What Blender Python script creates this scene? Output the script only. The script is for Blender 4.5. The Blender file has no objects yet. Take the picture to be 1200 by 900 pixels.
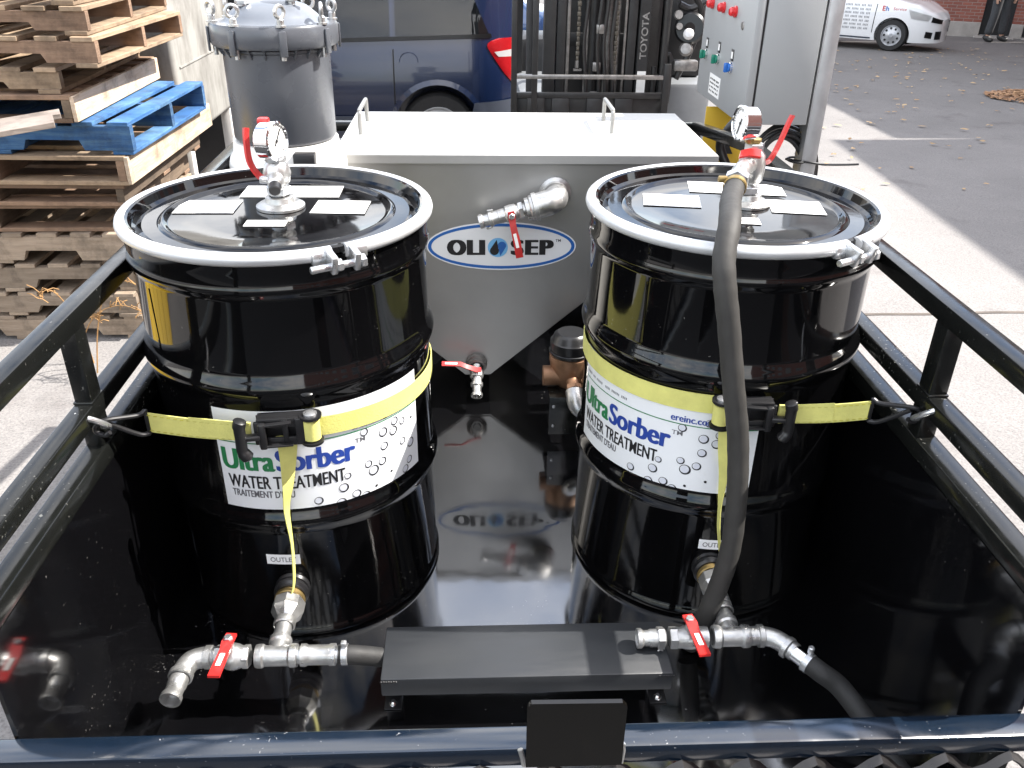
import bpy, bmesh, math, random
from mathutils import Vector, Matrix, noise
random.seed(7)
R = math.radians
PI = math.pi
scene = bpy.context.scene
C = scene.collection

# ------------------------------------------------------------------ camera
cam_d = bpy.data.cameras.new('camera')
cam = bpy.data.objects.new('camera', cam_d)
C.objects.link(cam)
cam_d.sensor_width = 36.0
cam_d.lens = 0.99771 * 1000 / 1200 * 36.0
cam_d.clip_start = 0.02
cam_d.clip_end = 3000
PITCH, YAW, ROLL = 0.50220, 0.0497, 0.0160
fw = Vector((math.sin(YAW) * math.cos(PITCH), math.cos(YAW) * math.cos(PITCH), -math.sin(PITCH)))
rt = Vector((math.cos(YAW), -math.sin(YAW), 0))
up = rt.cross(fw)
rt2 = rt * math.cos(ROLL) + up * math.sin(ROLL)
up2 = up * math.cos(ROLL) - rt * math.sin(ROLL)
m3 = Matrix((rt2, up2, -fw)).transposed()
cam.matrix_world = Matrix.Translation((0, 0, 1.3712)) @ m3.to_4x4()
scene.camera = cam

# ------------------------------------------------------------------ light
SUN_DIR = Vector((0.997, 0.070, 1.0 * math.tan(R(48)))).normalized()
SUN_EL = math.asin(SUN_DIR.z)
SUN_AZ = math.atan2(SUN_DIR.x, SUN_DIR.y)
world = bpy.data.worlds.new('World')
scene.world = world
world.use_nodes = True
nt = world.node_tree
sky = nt.nodes.new('ShaderNodeTexSky')
sky.sky_type = 'NISHITA'
sky.sun_disc = False
sky.sun_elevation = SUN_EL
sky.sun_rotation = SUN_AZ
sky.air_density = 1.0
sky.dust_density = 1.2
sky.ozone_density = 1.0
bg = nt.nodes['Background']
bg.inputs['Strength'].default_value = 0.13
# soft broken cloud over the whole sky
tc = nt.nodes.new('ShaderNodeTexCoord')
nz = nt.nodes.new('ShaderNodeTexNoise')
nz.inputs['Scale'].default_value = 2.6
nz.inputs['Detail'].default_value = 7
nz.inputs['Roughness'].default_value = 0.6
rmp = nt.nodes.new('ShaderNodeValToRGB')
rmp.color_ramp.elements[0].position = 0.37
rmp.color_ramp.elements[1].position = 0.64
mx = nt.nodes.new('ShaderNodeMixRGB')
mx.inputs['Color2'].default_value = (8.6, 8.4, 8.2, 1)
nt.links.new(tc.outputs['Generated'], nz.inputs['Vector'])
nt.links.new(nz.outputs['Fac'], rmp.inputs['Fac'])
nt.links.new(rmp.outputs['Color'], mx.inputs['Fac'])
nt.links.new(sky.outputs['Color'], mx.inputs['Color1'])
nt.links.new(mx.outputs['Color'], bg.inputs['Color'])

sun_d = bpy.data.lights.new('sun', 'SUN')
sun_d.energy = 3.7
sun_d.angle = R(0.53)
sun_d.color = (1.0, 0.95, 0.88)
sun = bpy.data.objects.new('sun', sun_d)
C.objects.link(sun)
sun.rotation_euler = SUN_DIR.to_track_quat('Z', 'Y').to_euler()
sun.location = SUN_DIR * 40

scene.view_settings.view_transform = 'Standard'
scene.view_settings.look = 'None'
scene.view_settings.exposure = 1.85
scene.view_settings.gamma = 1.0

# ------------------------------------------------------------------ materials
def mat(name, col, rough=0.5, metal=0.0, var=0.0, vscale=8.0, col2=None, bump=0.0, bscale=60.0,
        rvar=0.0, coat=0.0, spec=None, stretch=(1, 1, 1), detail=5, lo=0.35, hi=0.7, alpha=None, trans=0.0):
    m = bpy.data.materials.new(name)
    m.use_nodes = True
    t = m.node_tree
    b = t.nodes['Principled BSDF']
    b.inputs['Base Color'].default_value = (*col, 1)
    b.inputs['Roughness'].default_value = rough
    b.inputs['Metallic'].default_value = metal
    if coat:
        b.inputs['Coat Weight'].default_value = coat
        b.inputs['Coat Roughness'].default_value = 0.04
    if spec is not None:
        b.inputs['Specular IOR Level'].default_value = spec
    if trans:
        b.inputs['Transmission Weight'].default_value = trans
    co = t.nodes.new('ShaderNodeTexCoord')
    mp = t.nodes.new('ShaderNodeMapping')
    mp.inputs['Scale'].default_value = stretch
    t.links.new(co.outputs['Object'], mp.inputs['Vector'])
    if col2 is None and var:
        col2 = tuple(max(0, c * (1 - var)) for c in col)
    if col2 is not None:
        n = t.nodes.new('ShaderNodeTexNoise')
        n.inputs['Scale'].default_value = vscale
        n.inputs['Detail'].default_value = detail
        n.inputs['Roughness'].default_value = 0.65
        t.links.new(mp.outputs['Vector'], n.inputs['Vector'])
        r = t.nodes.new('ShaderNodeValToRGB')
        r.color_ramp.elements[0].position = lo
        r.color_ramp.elements[1].position = hi
        r.color_ramp.elements[0].color = (*col2, 1)
        r.color_ramp.elements[1].color = (*col, 1)
        t.links.new(n.outputs['Fac'], r.inputs['Fac'])
        t.links.new(r.outputs['Color'], b.inputs['Base Color'])
    if rvar:
        n2 = t.nodes.new('ShaderNodeTexNoise')
        n2.inputs['Scale'].default_value = vscale * 1.7 + 3
        n2.inputs['Detail'].default_value = 6
        t.links.new(mp.outputs['Vector'], n2.inputs['Vector'])
        mr = t.nodes.new('ShaderNodeMapRange')
        mr.inputs['From Min'].default_value = 0.3
        mr.inputs['From Max'].default_value = 0.75
        mr.inputs['To Min'].default_value = max(0.01, rough - rvar)
        mr.inputs['To Max'].default_value = rough + rvar
        t.links.new(n2.outputs['Fac'], mr.inputs['Value'])
        t.links.new(mr.outputs['Result'], b.inputs['Roughness'])
    if bump:
        n3 = t.nodes.new('ShaderNodeTexNoise')
        n3.inputs['Scale'].default_value = bscale
        n3.inputs['Detail'].default_value = 4
        t.links.new(mp.outputs['Vector'], n3.inputs['Vector'])
        bp = t.nodes.new('ShaderNodeBump')
        bp.inputs['Strength'].default_value = 1.0
        bp.inputs['Distance'].default_value = bump
        t.links.new(n3.outputs['Fac'], bp.inputs['Height'])
        t.links.new(bp.outputs['Normal'], b.inputs['Normal'])
    return m

def add_specks(m, col, scale=90, thresh=0.72, big=3.0):
    """dust and grit on a painted surface: fine noise cut by a larger noise"""
    t = m.node_tree
    b = t.nodes['Principled BSDF']
    co = t.nodes.new('ShaderNodeTexCoord')
    a = t.nodes.new('ShaderNodeTexNoise'); a.inputs['Scale'].default_value = scale; a.inputs['Detail'].default_value = 2
    c = t.nodes.new('ShaderNodeTexNoise'); c.inputs['Scale'].default_value = big; c.inputs['Detail'].default_value = 3
    t.links.new(co.outputs['Object'], a.inputs['Vector'])
    t.links.new(co.outputs['Object'], c.inputs['Vector'])
    mm = t.nodes.new('ShaderNodeMath'); mm.operation = 'MULTIPLY_ADD'
    mm.inputs[1].default_value = 0.35
    t.links.new(c.outputs['Fac'], mm.inputs[0]); t.links.new(a.outputs['Fac'], mm.inputs[2])
    r = t.nodes.new('ShaderNodeMapRange')
    r.inputs['From Min'].default_value = thresh + 0.17
    r.inputs['From Max'].default_value = thresh + 0.27
    t.links.new(mm.outputs[0], r.inputs['Value'])
    mix = t.nodes.new('ShaderNodeMixRGB')
    mix.inputs['Color2'].default_value = (*col, 1)
    old = b.inputs['Base Color'].links
    if old:
        t.links.new(old[0].from_socket, mix.inputs['Color1'])
    else:
        mix.inputs['Color1'].default_value = b.inputs['Base Color'].default_value
    t.links.new(r.outputs['Result'], mix.inputs['Fac'])
    t.links.new(mix.outputs['Color'], b.inputs['Base Color'])
    mr = t.nodes.new('ShaderNodeMapRange')
    rv = b.inputs['Roughness'].links
    base = b.inputs['Roughness'].default_value
    mr.inputs['To Min'].default_value = base
    mr.inputs['To Max'].default_value = 0.7
    t.links.new(r.outputs['Result'], mr.inputs['Value'])
    if not rv:
        t.links.new(mr.outputs['Result'], b.inputs['Roughness'])
    return m

M = {}
M['black_paint'] = add_specks(mat('black enamel', (0.0025, 0.0025, 0.003), 0.08, rvar=0.04, vscale=3, spec=1.0, bump=0.0006, bscale=3.0), (0.13, 0.125, 0.12), 150, 0.77, 2.0)
M['rail_paint'] = add_specks(mat('black rail enamel', (0.006, 0.0065, 0.006), 0.20, rvar=0.08, vscale=14, bump=0.0002, bscale=40), (0.13, 0.13, 0.12), 150, 0.71, 5)
M['floor_paint'] = add_specks(mat('black floor enamel', (0.0025, 0.0025, 0.003), 0.08, spec=1.0, rvar=0.05, vscale=2.2, bump=0.0022, bscale=2.2), (0.25, 0.25, 0.24), 170, 0.755, 3)
M['drum_paint'] = add_specks(mat('drum enamel', (0.002, 0.002, 0.0023), 0.06, spec=0.5, rvar=0.03, vscale=5, bump=0.0008, bscale=4.5), (0.12, 0.12, 0.11), 160, 0.75, 3)
M['floor_paint'].node_tree.nodes['Principled BSDF'].inputs['IOR'].default_value = 1.95
M['box_paint'] = mat('satin black', (0.022, 0.024, 0.027), 0.42, rvar=0.08, vscale=6, stretch=(1, 6, 1), bump=0.0001, bscale=120)
M['ring'] = mat('silver ring', (0.55, 0.56, 0.57), 0.40, metal=0.4, var=0.12, vscale=14, rvar=0.1)
M['zinc'] = mat('zinc plate', (0.62, 0.63, 0.64), 0.33, metal=0.85, var=0.25, vscale=30, rvar=0.12)
M['handle'] = mat('dull zinc bar', (0.34, 0.34, 0.33), 0.45, metal=0.7, var=0.2, vscale=20)
M['galv'] = mat('galvanised', (0.58, 0.58, 0.57), 0.36, metal=0.85, var=0.32, vscale=26, rvar=0.12, bump=0.0004, bscale=150)
M['strut'] = mat('galvanised strut', (0.50, 0.51, 0.52), 0.42, metal=0.7, var=0.2, vscale=12, rvar=0.1)
M['chrome'] = mat('chrome', (0.80, 0.80, 0.80), 0.08, metal=1.0)
M['bronze'] = mat('bronze', (0.36, 0.20, 0.115), 0.45, metal=0.6, var=0.35, vscale=25, bump=0.0005, bscale=90)
M['brass'] = mat('brass', (0.42, 0.30, 0.12), 0.4, metal=0.8, var=0.3, vscale=40)
M['red'] = mat('red vinyl', (0.52, 0.022, 0.02), 0.32, var=0.2, vscale=30, coat=0.3)
M['red_lamp'] = mat('red lens', (0.55, 0.012, 0.015), 0.12, coat=0.6)
M['green_knob'] = mat('green knob', (0.01, 0.17, 0.11), 0.25)
M['blue_knob'] = mat('blue knob', (0.02, 0.12, 0.42), 0.25)
M['rubber'] = mat('rubber hose', (0.030, 0.0285, 0.026), 0.68, var=0.35, vscale=30, bump=0.0009, bscale=70, stretch=(1, 1, 0.4))
M['rubber_dark'] = mat('black rubber', (0.018, 0.018, 0.018), 0.65, var=0.35, vscale=30, bump=0.0009, bscale=70)
M['cable'] = mat('cable', (0.012, 0.012, 0.013), 0.38)
M['plastic'] = mat('black plastic', (0.012, 0.012, 0.013), 0.30)
M['dark'] = mat('dark metal', (0.016, 0.016, 0.018), 0.42, metal=0.2, var=0.4, vscale=20)
M['webbing'] = mat('yellow webbing', (0.62, 0.60, 0.18), 0.75, var=0.18, vscale=20, bump=0.0006, bscale=260)
M['worn_white'] = mat('worn white paint', (0.30, 0.29, 0.28), 0.7, col2=(0.12, 0.115, 0.11), vscale=40)
M['stitch'] = mat('stitching', (0.34, 0.31, 0.02), 0.85)
M['paper'] = mat('white sticker', (0.76, 0.76, 0.74), 0.5, var=0.05, vscale=9)
M['label'] = mat('white label', (0.72, 0.74, 0.76), 0.35, var=0.06, vscale=5)
M['tag'] = mat('white tape tag', (0.86, 0.87, 0.88), 0.4)
M['ink_green'] = mat('green ink', (0.018, 0.17, 0.06), 0.4)
M['ink_blue'] = mat('blue ink', (0.018, 0.05, 0.27), 0.4)
M['ink_black'] = mat('black ink', (0.012, 0.012, 0.014), 0.4)
M['ink_grey'] = mat('grey ink', (0.10, 0.10, 0.11), 0.5)
M['bubble'] = mat('bubble tint', (0.58, 0.60, 0.66), 0.4)
M['logo_blue'] = mat('logo blue', (0.02, 0.11, 0.38), 0.35)
M['logo_sky'] = mat('logo light blue', (0.16, 0.42, 0.72), 0.35)
M['stainless'] = mat('stainless sheet', (0.39, 0.39, 0.385), 0.42, metal=0.78, var=0.10, vscale=3.0, rvar=0.05, stretch=(1, 1, 1), bump=0.0005, bscale=4)
M['lid_white'] = mat('pale lid', (0.50, 0.50, 0.485), 0.5, metal=0.1, var=0.05, vscale=6)
M['dark_edge'] = mat('lid edge', (0.48, 0.48, 0.47), 0.45, metal=0.6, var=0.1, vscale=9)
M['pvc'] = mat('grey pvc', (0.078, 0.084, 0.096), 0.30, var=0.04, vscale=6, rvar=0.08)
M['pvc_lid'] = mat('pale grey pvc', (0.135, 0.15, 0.175), 0.30, var=0.1, vscale=8)
M['cream'] = mat('cream plastic', (0.72, 0.71, 0.68), 0.4, var=0.06, vscale=6)
M['cabinet'] = mat('cabinet grey', (0.275, 0.285, 0.29), 0.45, var=0.05, vscale=4, bump=0.0002, bscale=200)
M['yellow'] = mat('safety yellow', (0.62, 0.40, 0.02), 0.45, var=0.1, vscale=7)
M['glass'] = mat('tinted glass', (0.010, 0.012, 0.014), 0.03, coat=1.0)
M['van'] = mat('dark blue car paint', (0.003, 0.010, 0.038), 0.25, metal=0.0, coat=0.5, var=0.15, vscale=4)
M['van_trim'] = mat('grey blue trim', (0.09, 0.105, 0.14), 0.45)
M['car2'] = mat('mid blue car paint', (0.012, 0.045, 0.13), 0.22, metal=0.2, coat=1.0)
M['tyre'] = mat('tyre', (0.016, 0.016, 0.017), 0.75, var=0.3, vscale=20)
M['alloy'] = mat('wheel cover', (0.42, 0.43, 0.45), 0.35, metal=0.5, var=0.12, vscale=18)
M['hubcap'] = mat('plain hub', (0.40, 0.40, 0.38), 0.5, metal=0.3, var=0.3, vscale=20)
M['car_white'] = mat('white car paint', (0.74, 0.75, 0.76), 0.25, coat=0.8, var=0.04, vscale=3)
M['lens_red'] = mat('red lamp', (0.50, 0.012, 0.018), 0.12, coat=0.8)
M['lens_clear'] = mat('clear lamp', (0.60, 0.60, 0.60), 0.12, coat=0.8)
M['brick'] = None
M['concrete'] = mat('concrete', (0.34, 0.32, 0.30), 0.85, var=0.25, vscale=4, bump=0.004, bscale=30)
M['trouser'] = mat('charcoal cloth', (0.050, 0.053, 0.058), 0.85, var=0.3, vscale=30, bump=0.002, bscale=40)
M['jacket'] = mat('grey cloth', (0.07, 0.075, 0.085), 0.9, var=0.25, vscale=20, bump=0.002, bscale=40)
M['boot'] = mat('black leather', (0.012, 0.012, 0.012), 0.5)
M['skin'] = mat('skin', (0.46, 0.27, 0.19), 0.55, var=0.1, vscale=12)
M['hair'] = mat('brown hair', (0.035, 0.022, 0.014), 0.6, bump=0.002, bscale=90)
M['white_eye'] = mat('eye white', (0.7, 0.7, 0.68), 0.25)
M['lip'] = mat('lip', (0.36, 0.15, 0.12), 0.5)
M['tank_white'] = mat('weathered white steel', (0.30, 0.295, 0.275), 0.75, col2=(0.12, 0.112, 0.10), vscale=3.2, detail=8, lo=0.30, hi=0.52, stretch=(1, 1, 0.45), bump=0.002, bscale=14)
def board_tone(m):
    """each board weathers differently: brightness by the object's own random number, plus dark stains"""
    t = m.node_tree
    b = t.nodes['Principled BSDF']
    src = b.inputs['Base Color'].links[0].from_socket
    oi = t.nodes.new('ShaderNodeObjectInfo')
    mr = t.nodes.new('ShaderNodeMapRange'); mr.inputs['To Min'].default_value = 0.62; mr.inputs['To Max'].default_value = 1.12
    t.links.new(oi.outputs['Random'], mr.inputs['Value'])
    co = t.nodes.new('ShaderNodeTexCoord')
    n = t.nodes.new('ShaderNodeTexNoise'); n.inputs['Scale'].default_value = 5.5; n.inputs['Detail'].default_value = 8; n.inputs['Roughness'].default_value = 0.7
    t.links.new(co.outputs['Object'], n.inputs['Vector'])
    m2 = t.nodes.new('ShaderNodeMapRange'); m2.inputs['From Min'].default_value = 0.36; m2.inputs['From Max'].default_value = 0.52; m2.inputs['To Min'].default_value = 0.55; m2.inputs['To Max'].default_value = 1.0
    t.links.new(n.outputs['Fac'], m2.inputs['Value'])
    mm = t.nodes.new('ShaderNodeMath'); mm.operation = 'MULTIPLY'
    t.links.new(mr.outputs['Result'], mm.inputs[0]); t.links.new(m2.outputs['Result'], mm.inputs[1])
    mul = t.nodes.new('ShaderNodeMixRGB'); mul.blend_type = 'MULTIPLY'; mul.inputs['Fac'].default_value = 1
    t.links.new(src, mul.inputs['Color1']); t.links.new(mm.outputs[0], mul.inputs['Color2'])
    t.links.new(mul.outputs['Color'], b.inputs['Base Color'])
    return m
def wood(name, a, b):
    return board_tone(mat(name, a, 0.85, col2=b, vscale=9, detail=7, lo=0.3, hi=0.72, bump=0.0025, bscale=26, stretch=(0.35, 0.35, 4.0)))
M['wood_tan'] = wood('tan pallet wood', (0.42, 0.31, 0.205), (0.27, 0.19, 0.125))
M['wood_brown'] = wood('brown pallet wood', (0.29, 0.19, 0.125), (0.17, 0.105, 0.068))
M['wood_grey'] = wood('grey pallet wood', (0.36, 0.285, 0.215), (0.20, 0.15, 0.105))
M['wood_dark'] = wood('dark pallet wood', (0.20, 0.145, 0.10), (0.11, 0.08, 0.055))
M['wood_blue'] = mat('blue painted wood', (0.13, 0.25, 0.36), 0.85, col2=(0.022, 0.095, 0.25), vscale=9, detail=7, lo=0.44, hi=0.82, bump=0.0025, bscale=26, stretch=(0.35, 0.35, 4.0))
M['wood_pale'] = wood('pale fresh wood', (0.60, 0.50, 0.40), (0.42, 0.31, 0.21))  # lighter copy of the pallet wood, strong sun painted into the colour
board_tone(M['wood_blue'])
M['plank'] = wood('weathered plank', (0.29, 0.245, 0.215), (0.18, 0.15, 0.13))
M['leaf'] = mat('dry leaf', (0.42, 0.25, 0.13), 0.8, col2=(0.20, 0.10, 0.05), vscale=3)
M['leaf_pale'] = mat('pale dry leaf', (0.45, 0.33, 0.19), 0.8, col2=(0.25, 0.15, 0.07), vscale=3)
M['straw'] = mat('dry straw', (0.36, 0.20, 0.075), 0.8, var=0.3, vscale=20)
M['mesh'] = mat('black mesh steel', (0.012, 0.011, 0.011), 0.35, rvar=0.1, vscale=20)
M['fork'] = mat('forklift dark steel', (0.020, 0.020, 0.021), 0.45, var=0.5, vscale=16, bump=0.0008, bscale=60)
M['fork_grey'] = mat('forklift grey', (0.17, 0.18, 0.19), 0.5, var=0.2, vscale=6)
M['steel'] = mat('worn steel', (0.32, 0.31, 0.30), 0.4, metal=0.7, var=0.45, vscale=30)
M['chain'] = mat('oiled chain', (0.16, 0.145, 0.12), 0.45, metal=0.6, var=0.5, vscale=60)

def ground_material():
    m = bpy.data.materials.new('old pale asphalt')
    m.use_nodes = True
    t = m.node_tree
    b = t.nodes['Principled BSDF']
    b.inputs['Roughness'].default_value = 0.9
    co = t.nodes.new('ShaderNodeTexCoord')
    def nse(s, d=6, r=0.6):
        n = t.nodes.new('ShaderNodeTexNoise')
        n.inputs['Scale'].default_value = s; n.inputs['Detail'].default_value = d; n.inputs['Roughness'].default_value = r
        t.links.new(co.outputs['Object'], n.inputs['Vector'])
        return n
    def ramp(src, stops):
        r = t.nodes.new('ShaderNodeValToRGB')
        while len(r.color_ramp.elements) < len(stops): r.color_ramp.elements.new(0.5)
        for e, (p, c) in zip(r.color_ramp.elements, stops):
            e.position = p; e.color = (*c, 1)
        t.links.new(src, r.inputs['Fac'])
        return r
    big = ramp(nse(0.55, 8, 0.7).outputs['Fac'], [(0.28, (0.160, 0.153, 0.149)), (0.75, (0.226, 0.216, 0.210))])
    fine = ramp(nse(95, 3, 0.8).outputs['Fac'], [(0.32, (0.52, 0.52, 0.53)), (0.5, (1.0, 1.0, 1.0)), (0.72, (1.35, 1.32, 1.3))])
    mul = t.nodes.new('ShaderNodeMixRGB'); mul.blend_type = 'MULTIPLY'; mul.inputs['Fac'].default_value = 0.85
    t.links.new(big.outputs['Color'], mul.inputs['Color1']); t.links.new(fine.outputs['Color'], mul.inputs['Color2'])
    # stains
    st = ramp(nse(1.7, 5, 0.6).outputs['Fac'], [(0.60, (1, 1, 1)), (0.72, (0.72, 0.70, 0.70))])
    mul2 = t.nodes.new('ShaderNodeMixRGB'); mul2.blend_type = 'MULTIPLY'; mul2.inputs['Fac'].default_value = 1
    t.links.new(mul.outputs['Color'], mul2.inputs['Color1']); t.links.new(st.outputs['Color'], mul2.inputs['Color2'])
    # ground colour darkens gradually further out from the trailer
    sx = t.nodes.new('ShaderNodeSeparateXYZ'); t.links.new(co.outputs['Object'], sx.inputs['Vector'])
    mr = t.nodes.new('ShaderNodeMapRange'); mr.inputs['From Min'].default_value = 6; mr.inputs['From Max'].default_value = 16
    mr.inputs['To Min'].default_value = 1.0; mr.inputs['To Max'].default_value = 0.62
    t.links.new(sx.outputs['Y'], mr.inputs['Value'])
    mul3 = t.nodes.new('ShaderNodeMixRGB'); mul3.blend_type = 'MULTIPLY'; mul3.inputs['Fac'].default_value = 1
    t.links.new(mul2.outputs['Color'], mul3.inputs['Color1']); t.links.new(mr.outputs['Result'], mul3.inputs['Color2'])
    t.links.new(mul3.outputs['Color'], b.inputs['Base Color'])
    bp = t.nodes.new('ShaderNodeBump'); bp.inputs['Distance'].default_value = 0.004
    t.links.new(nse(70, 4, 0.7).outputs['Fac'], bp.inputs['Height'])
    t.links.new(bp.outputs['Normal'], b.inputs['Normal'])
    return m

def brick_material():
    m = bpy.data.materials.new('red brick')
    m.use_nodes = True
    t = m.node_tree
    b = t.nodes['Principled BSDF']
    b.inputs['Roughness'].default_value = 0.85
    co = t.nodes.new('ShaderNodeTexCoord')
    mp = t.nodes.new('ShaderNodeMapping')
    mp.inputs['Rotation'].default_value = (R(-90), 0, 0)
    t.links.new(co.outputs['Object'], mp.inputs['Vector'])
    br = t.nodes.new('ShaderNodeTexBrick')
    br.inputs['Scale'].default_value = 1.0
    br.inputs['Brick Width'].default_value = 0.22
    br.inputs['Row Height'].default_value = 0.075
    br.inputs['Mortar Size'].default_value = 0.006
    br.inputs['Color1'].default_value = (0.25, 0.085, 0.06, 1)
    br.inputs['Color2'].default_value = (0.18, 0.06, 0.045, 1)
    br.inputs['Mortar'].default_value = (0.26, 0.22, 0.20, 1)
    t.links.new(mp.outputs['Vector'], br.inputs['Vector'])
    t.links.new(br.outputs['Color'], b.inputs['Base Color'])
    bp = t.nodes.new('ShaderNodeBump'); bp.inputs['Distance'].default_value = 0.008; bp.invert = True
    t.links.new(br.outputs['Fac'], bp.inputs['Height'])
    t.links.new(bp.outputs['Normal'], b.inputs['Normal'])
    return m
M['brick'] = brick_material()
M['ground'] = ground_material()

# ------------------------------------------------------------------ mesh helpers
def frame(d, ref=None):
    d = Vector(d).normalized()
    ref = Vector(ref) if ref is not None else (Vector((0, 0, 1)) if abs(d.z) < 0.95 else Vector((1, 0, 0)))
    u = (ref - d * ref.dot(d)).normalized()
    return d, u, d.cross(u)

class MB:
    def __init__(self):
        self.bm = bmesh.new()
    def box(self, lo, hi, bev=0.0, rot=None, piv=None, seg=2):
        lo, hi = Vector(lo), Vector(hi)
        g = bmesh.ops.create_cube(self.bm, size=1.0)
        vs = g['verts']
        c, s = (lo + hi) / 2, hi - lo
        for v in vs:
            v.co = Vector((v.co.x * s.x, v.co.y * s.y, v.co.z * s.z))
        if bev > 0:
            es = list({e for v in vs for e in v.link_edges})
            r = bmesh.ops.bevel(self.bm, geom=es, offset=min(bev, min(s) * 0.45), segments=seg, affect='EDGES', profile=0.5)
            vs = list({v for f in r['faces'] for v in f.verts} | {v for v in vs if v.is_valid})
        for v in vs:
            v.co += c
        if rot is not None:
            piv = Vector(piv) if piv is not None else c
            for v in vs:
                v.co = piv + rot @ (v.co - piv)
        return vs
    def bar(self, a, b, w, h, ref=None, bev=0.002):
        """box from a to b: w across, h along ref"""
        a, b = Vector(a), Vector(b)
        d, u, s = frame(b - a, ref)
        L = (b - a).length
        vs = self.box((-w / 2, -h / 2, 0), (w / 2, h / 2, L), bev)
        for v in vs:
            v.co = a + s * v.co.x + u * v.co.y + d * v.co.z
        return vs
    def ringverts(self, c, u, s, r, n, ph=0.0):
        return [self.bm.verts.new(c + u * (r * math.cos(2 * PI * i / n + ph)) + s * (r * math.sin(2 * PI * i / n + ph))) for i in range(n)]
    def lathe(self, prof, o, d=(0, 0, 1), n=24, ref=None, a0=0.0):
        """prof: list of (radius, distance along d)"""
        o = Vector(o); d, u, s = frame(d, ref)
        prev = None
        for (r, t) in prof:
            c = o + d * t
            cur = [self.bm.verts.new(c)] if r < 1e-6 else self.ringverts(c, u, s, r, n, a0)
            if prev is not None:
                if len(prev) == 1 and len(cur) > 1:
                    for i in range(n): self.bm.faces.new((prev[0], cur[(i + 1) % n], cur[i]))
                elif len(cur) == 1 and len(prev) > 1:
                    for i in range(n): self.bm.faces.new((prev[i], prev[(i + 1) % n], cur[0]))
                elif len(cur) > 1:
                    for i in range(n): self.bm.faces.new((prev[i], prev[(i + 1) % n], cur[(i + 1) % n], cur[i]))
            prev = cur
    def cyl(self, a, b, r0, r1=None, n=20, bev=0.0):
        a, b = Vector(a), Vector(b)
        r1 = r0 if r1 is None else r1
        L = (b - a).length
        e = min(bev, L * 0.4, r0 * 0.5, r1 * 0.5 if r1 else 1)
        if e > 0:
            p = [(0, 0), (r0 - e, 0), (r0, e), (r1, L - e), (r1 - e, L), (0, L)]
        else:
            p = [(0, 0), (r0, 0), (r1, L), (0, L)]
        self.lathe(p, a, b - a, n)
    def hexa(self, a, b, r):
        self.cyl(a, b, r, r, 6, 0.0015)
    def tube(self, pts, r, n=12, cap=True, closed=False):
        pts = [Vector(p) for p in pts]
        rs = r if isinstance(r, (list, tuple)) else [r] * len(pts)
        N = len(pts)
        tang = []
        for i in range(N):
            if closed:
                t = pts[(i + 1) % N] - pts[i - 1]
            else:
                t = pts[min(i + 1, N - 1)] - pts[max(i - 1, 0)]
            tang.append(t.normalized())
        d, u, s = frame(tang[0])
        rings = []
        for i in range(N):
            u = (u - tang[i] * u.dot(tang[i])).normalized()
            s = tang[i].cross(u)
            rings.append(self.ringverts(pts[i], u, s, rs[i], n))
        for i in range(N if closed else N - 1):
            a, b = rings[i], rings[(i + 1) % N]
            for k in range(n): self.bm.faces.new((a[k], a[(k + 1) % n], b[(k + 1) % n], b[k]))
        if cap and not closed:
            self.bm.faces.new(rings[0][::-1]); self.bm.faces.new(rings[-1])
    def strip(self, pts, nrm, w, th):
        """flat band along pts, width w across (cross of tangent and normal), thickness th along normals"""
        pts = [Vector(p) for p in pts]
        N = len(pts)
        rows = []
        for i in range(N):
            t = (pts[min(i + 1, N - 1)] - pts[max(i - 1, 0)]).normalized()
            nn = Vector(nrm[i] if isinstance(nrm, list) else nrm).normalized()
            b = t.cross(nn).normalized()
            ww = w[i] if isinstance(w, list) else w
            rows.append([self.bm.verts.new(pts[i] + b * (sx * ww / 2) + nn * (sy * th / 2)) for sx, sy in ((-1, -1), (1, -1), (1, 1), (-1, 1))])
        for a, b in zip(rows, rows[1:]):
            for k in range(4): self.bm.faces.new((a[k], a[(k + 1) % 4], b[(k + 1) % 4], b[k]))
        self.bm.faces.new(rows[0][::-1]); self.bm.faces.new(rows[-1])
    def prism(self, poly, d):
        """poly: list of 3D points, extruded by d"""
        d = Vector(d)
        a = [self.bm.verts.new(Vector(p)) for p in poly]
        b = [self.bm.verts.new(Vector(p) + d) for p in poly]
        n = len(poly)
        self.bm.faces.new(a[::-1]); self.bm.faces.new(b)
        for i in range(n): self.bm.faces.new((a[i], a[(i + 1) % n], b[(i + 1) % n], b[i]))
    def grid(self, fn, nu, nv):
        g = [[self.bm.verts.new(Vector(fn(i / nu, j / nv))) for j in range(nv + 1)] for i in range(nu + 1)]
        for i in range(nu):
            for j in range(nv):
                self.bm.faces.new((g[i][j], g[i + 1][j], g[i + 1][j + 1], g[i][j + 1]))
    def face(self, pts):
        self.bm.faces.new([self.bm.verts.new(Vector(p)) for p in pts])
    def merge(self, me, fn):
        """add a mesh's faces through the point map fn"""
        vs = [self.bm.verts.new(Vector(fn(v.co))) for v in me.vertices]
        for p in me.polygons:
            try: self.bm.faces.new([vs[i] for i in p.vertices])
            except ValueError: pass
    def build(self, name, m, parent=None, smooth=35, fix=True, world=True):
        if fix:
            bmesh.ops.recalc_face_normals(self.bm, faces=self.bm.faces)
        me = bpy.data.meshes.new(name)
        self.bm.to_mesh(me); self.bm.free()
        ob = bpy.data.objects.new(name, me)
        me.materials.append(m)
        C.objects.link(ob)
        if parent is not None:
            ob.parent = parent
            if world:
                me.transform(Matrix.Translation(-wloc(parent)))
        if smooth:
            for p in me.polygons: p.use_smooth = True
            me.set_sharp_from_angle(angle=R(smooth))
        return ob

def wloc(o):
    v = Vector(o.location)
    while o.parent is not None:
        o = o.parent; v = v + Vector(o.location)
    return v

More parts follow.
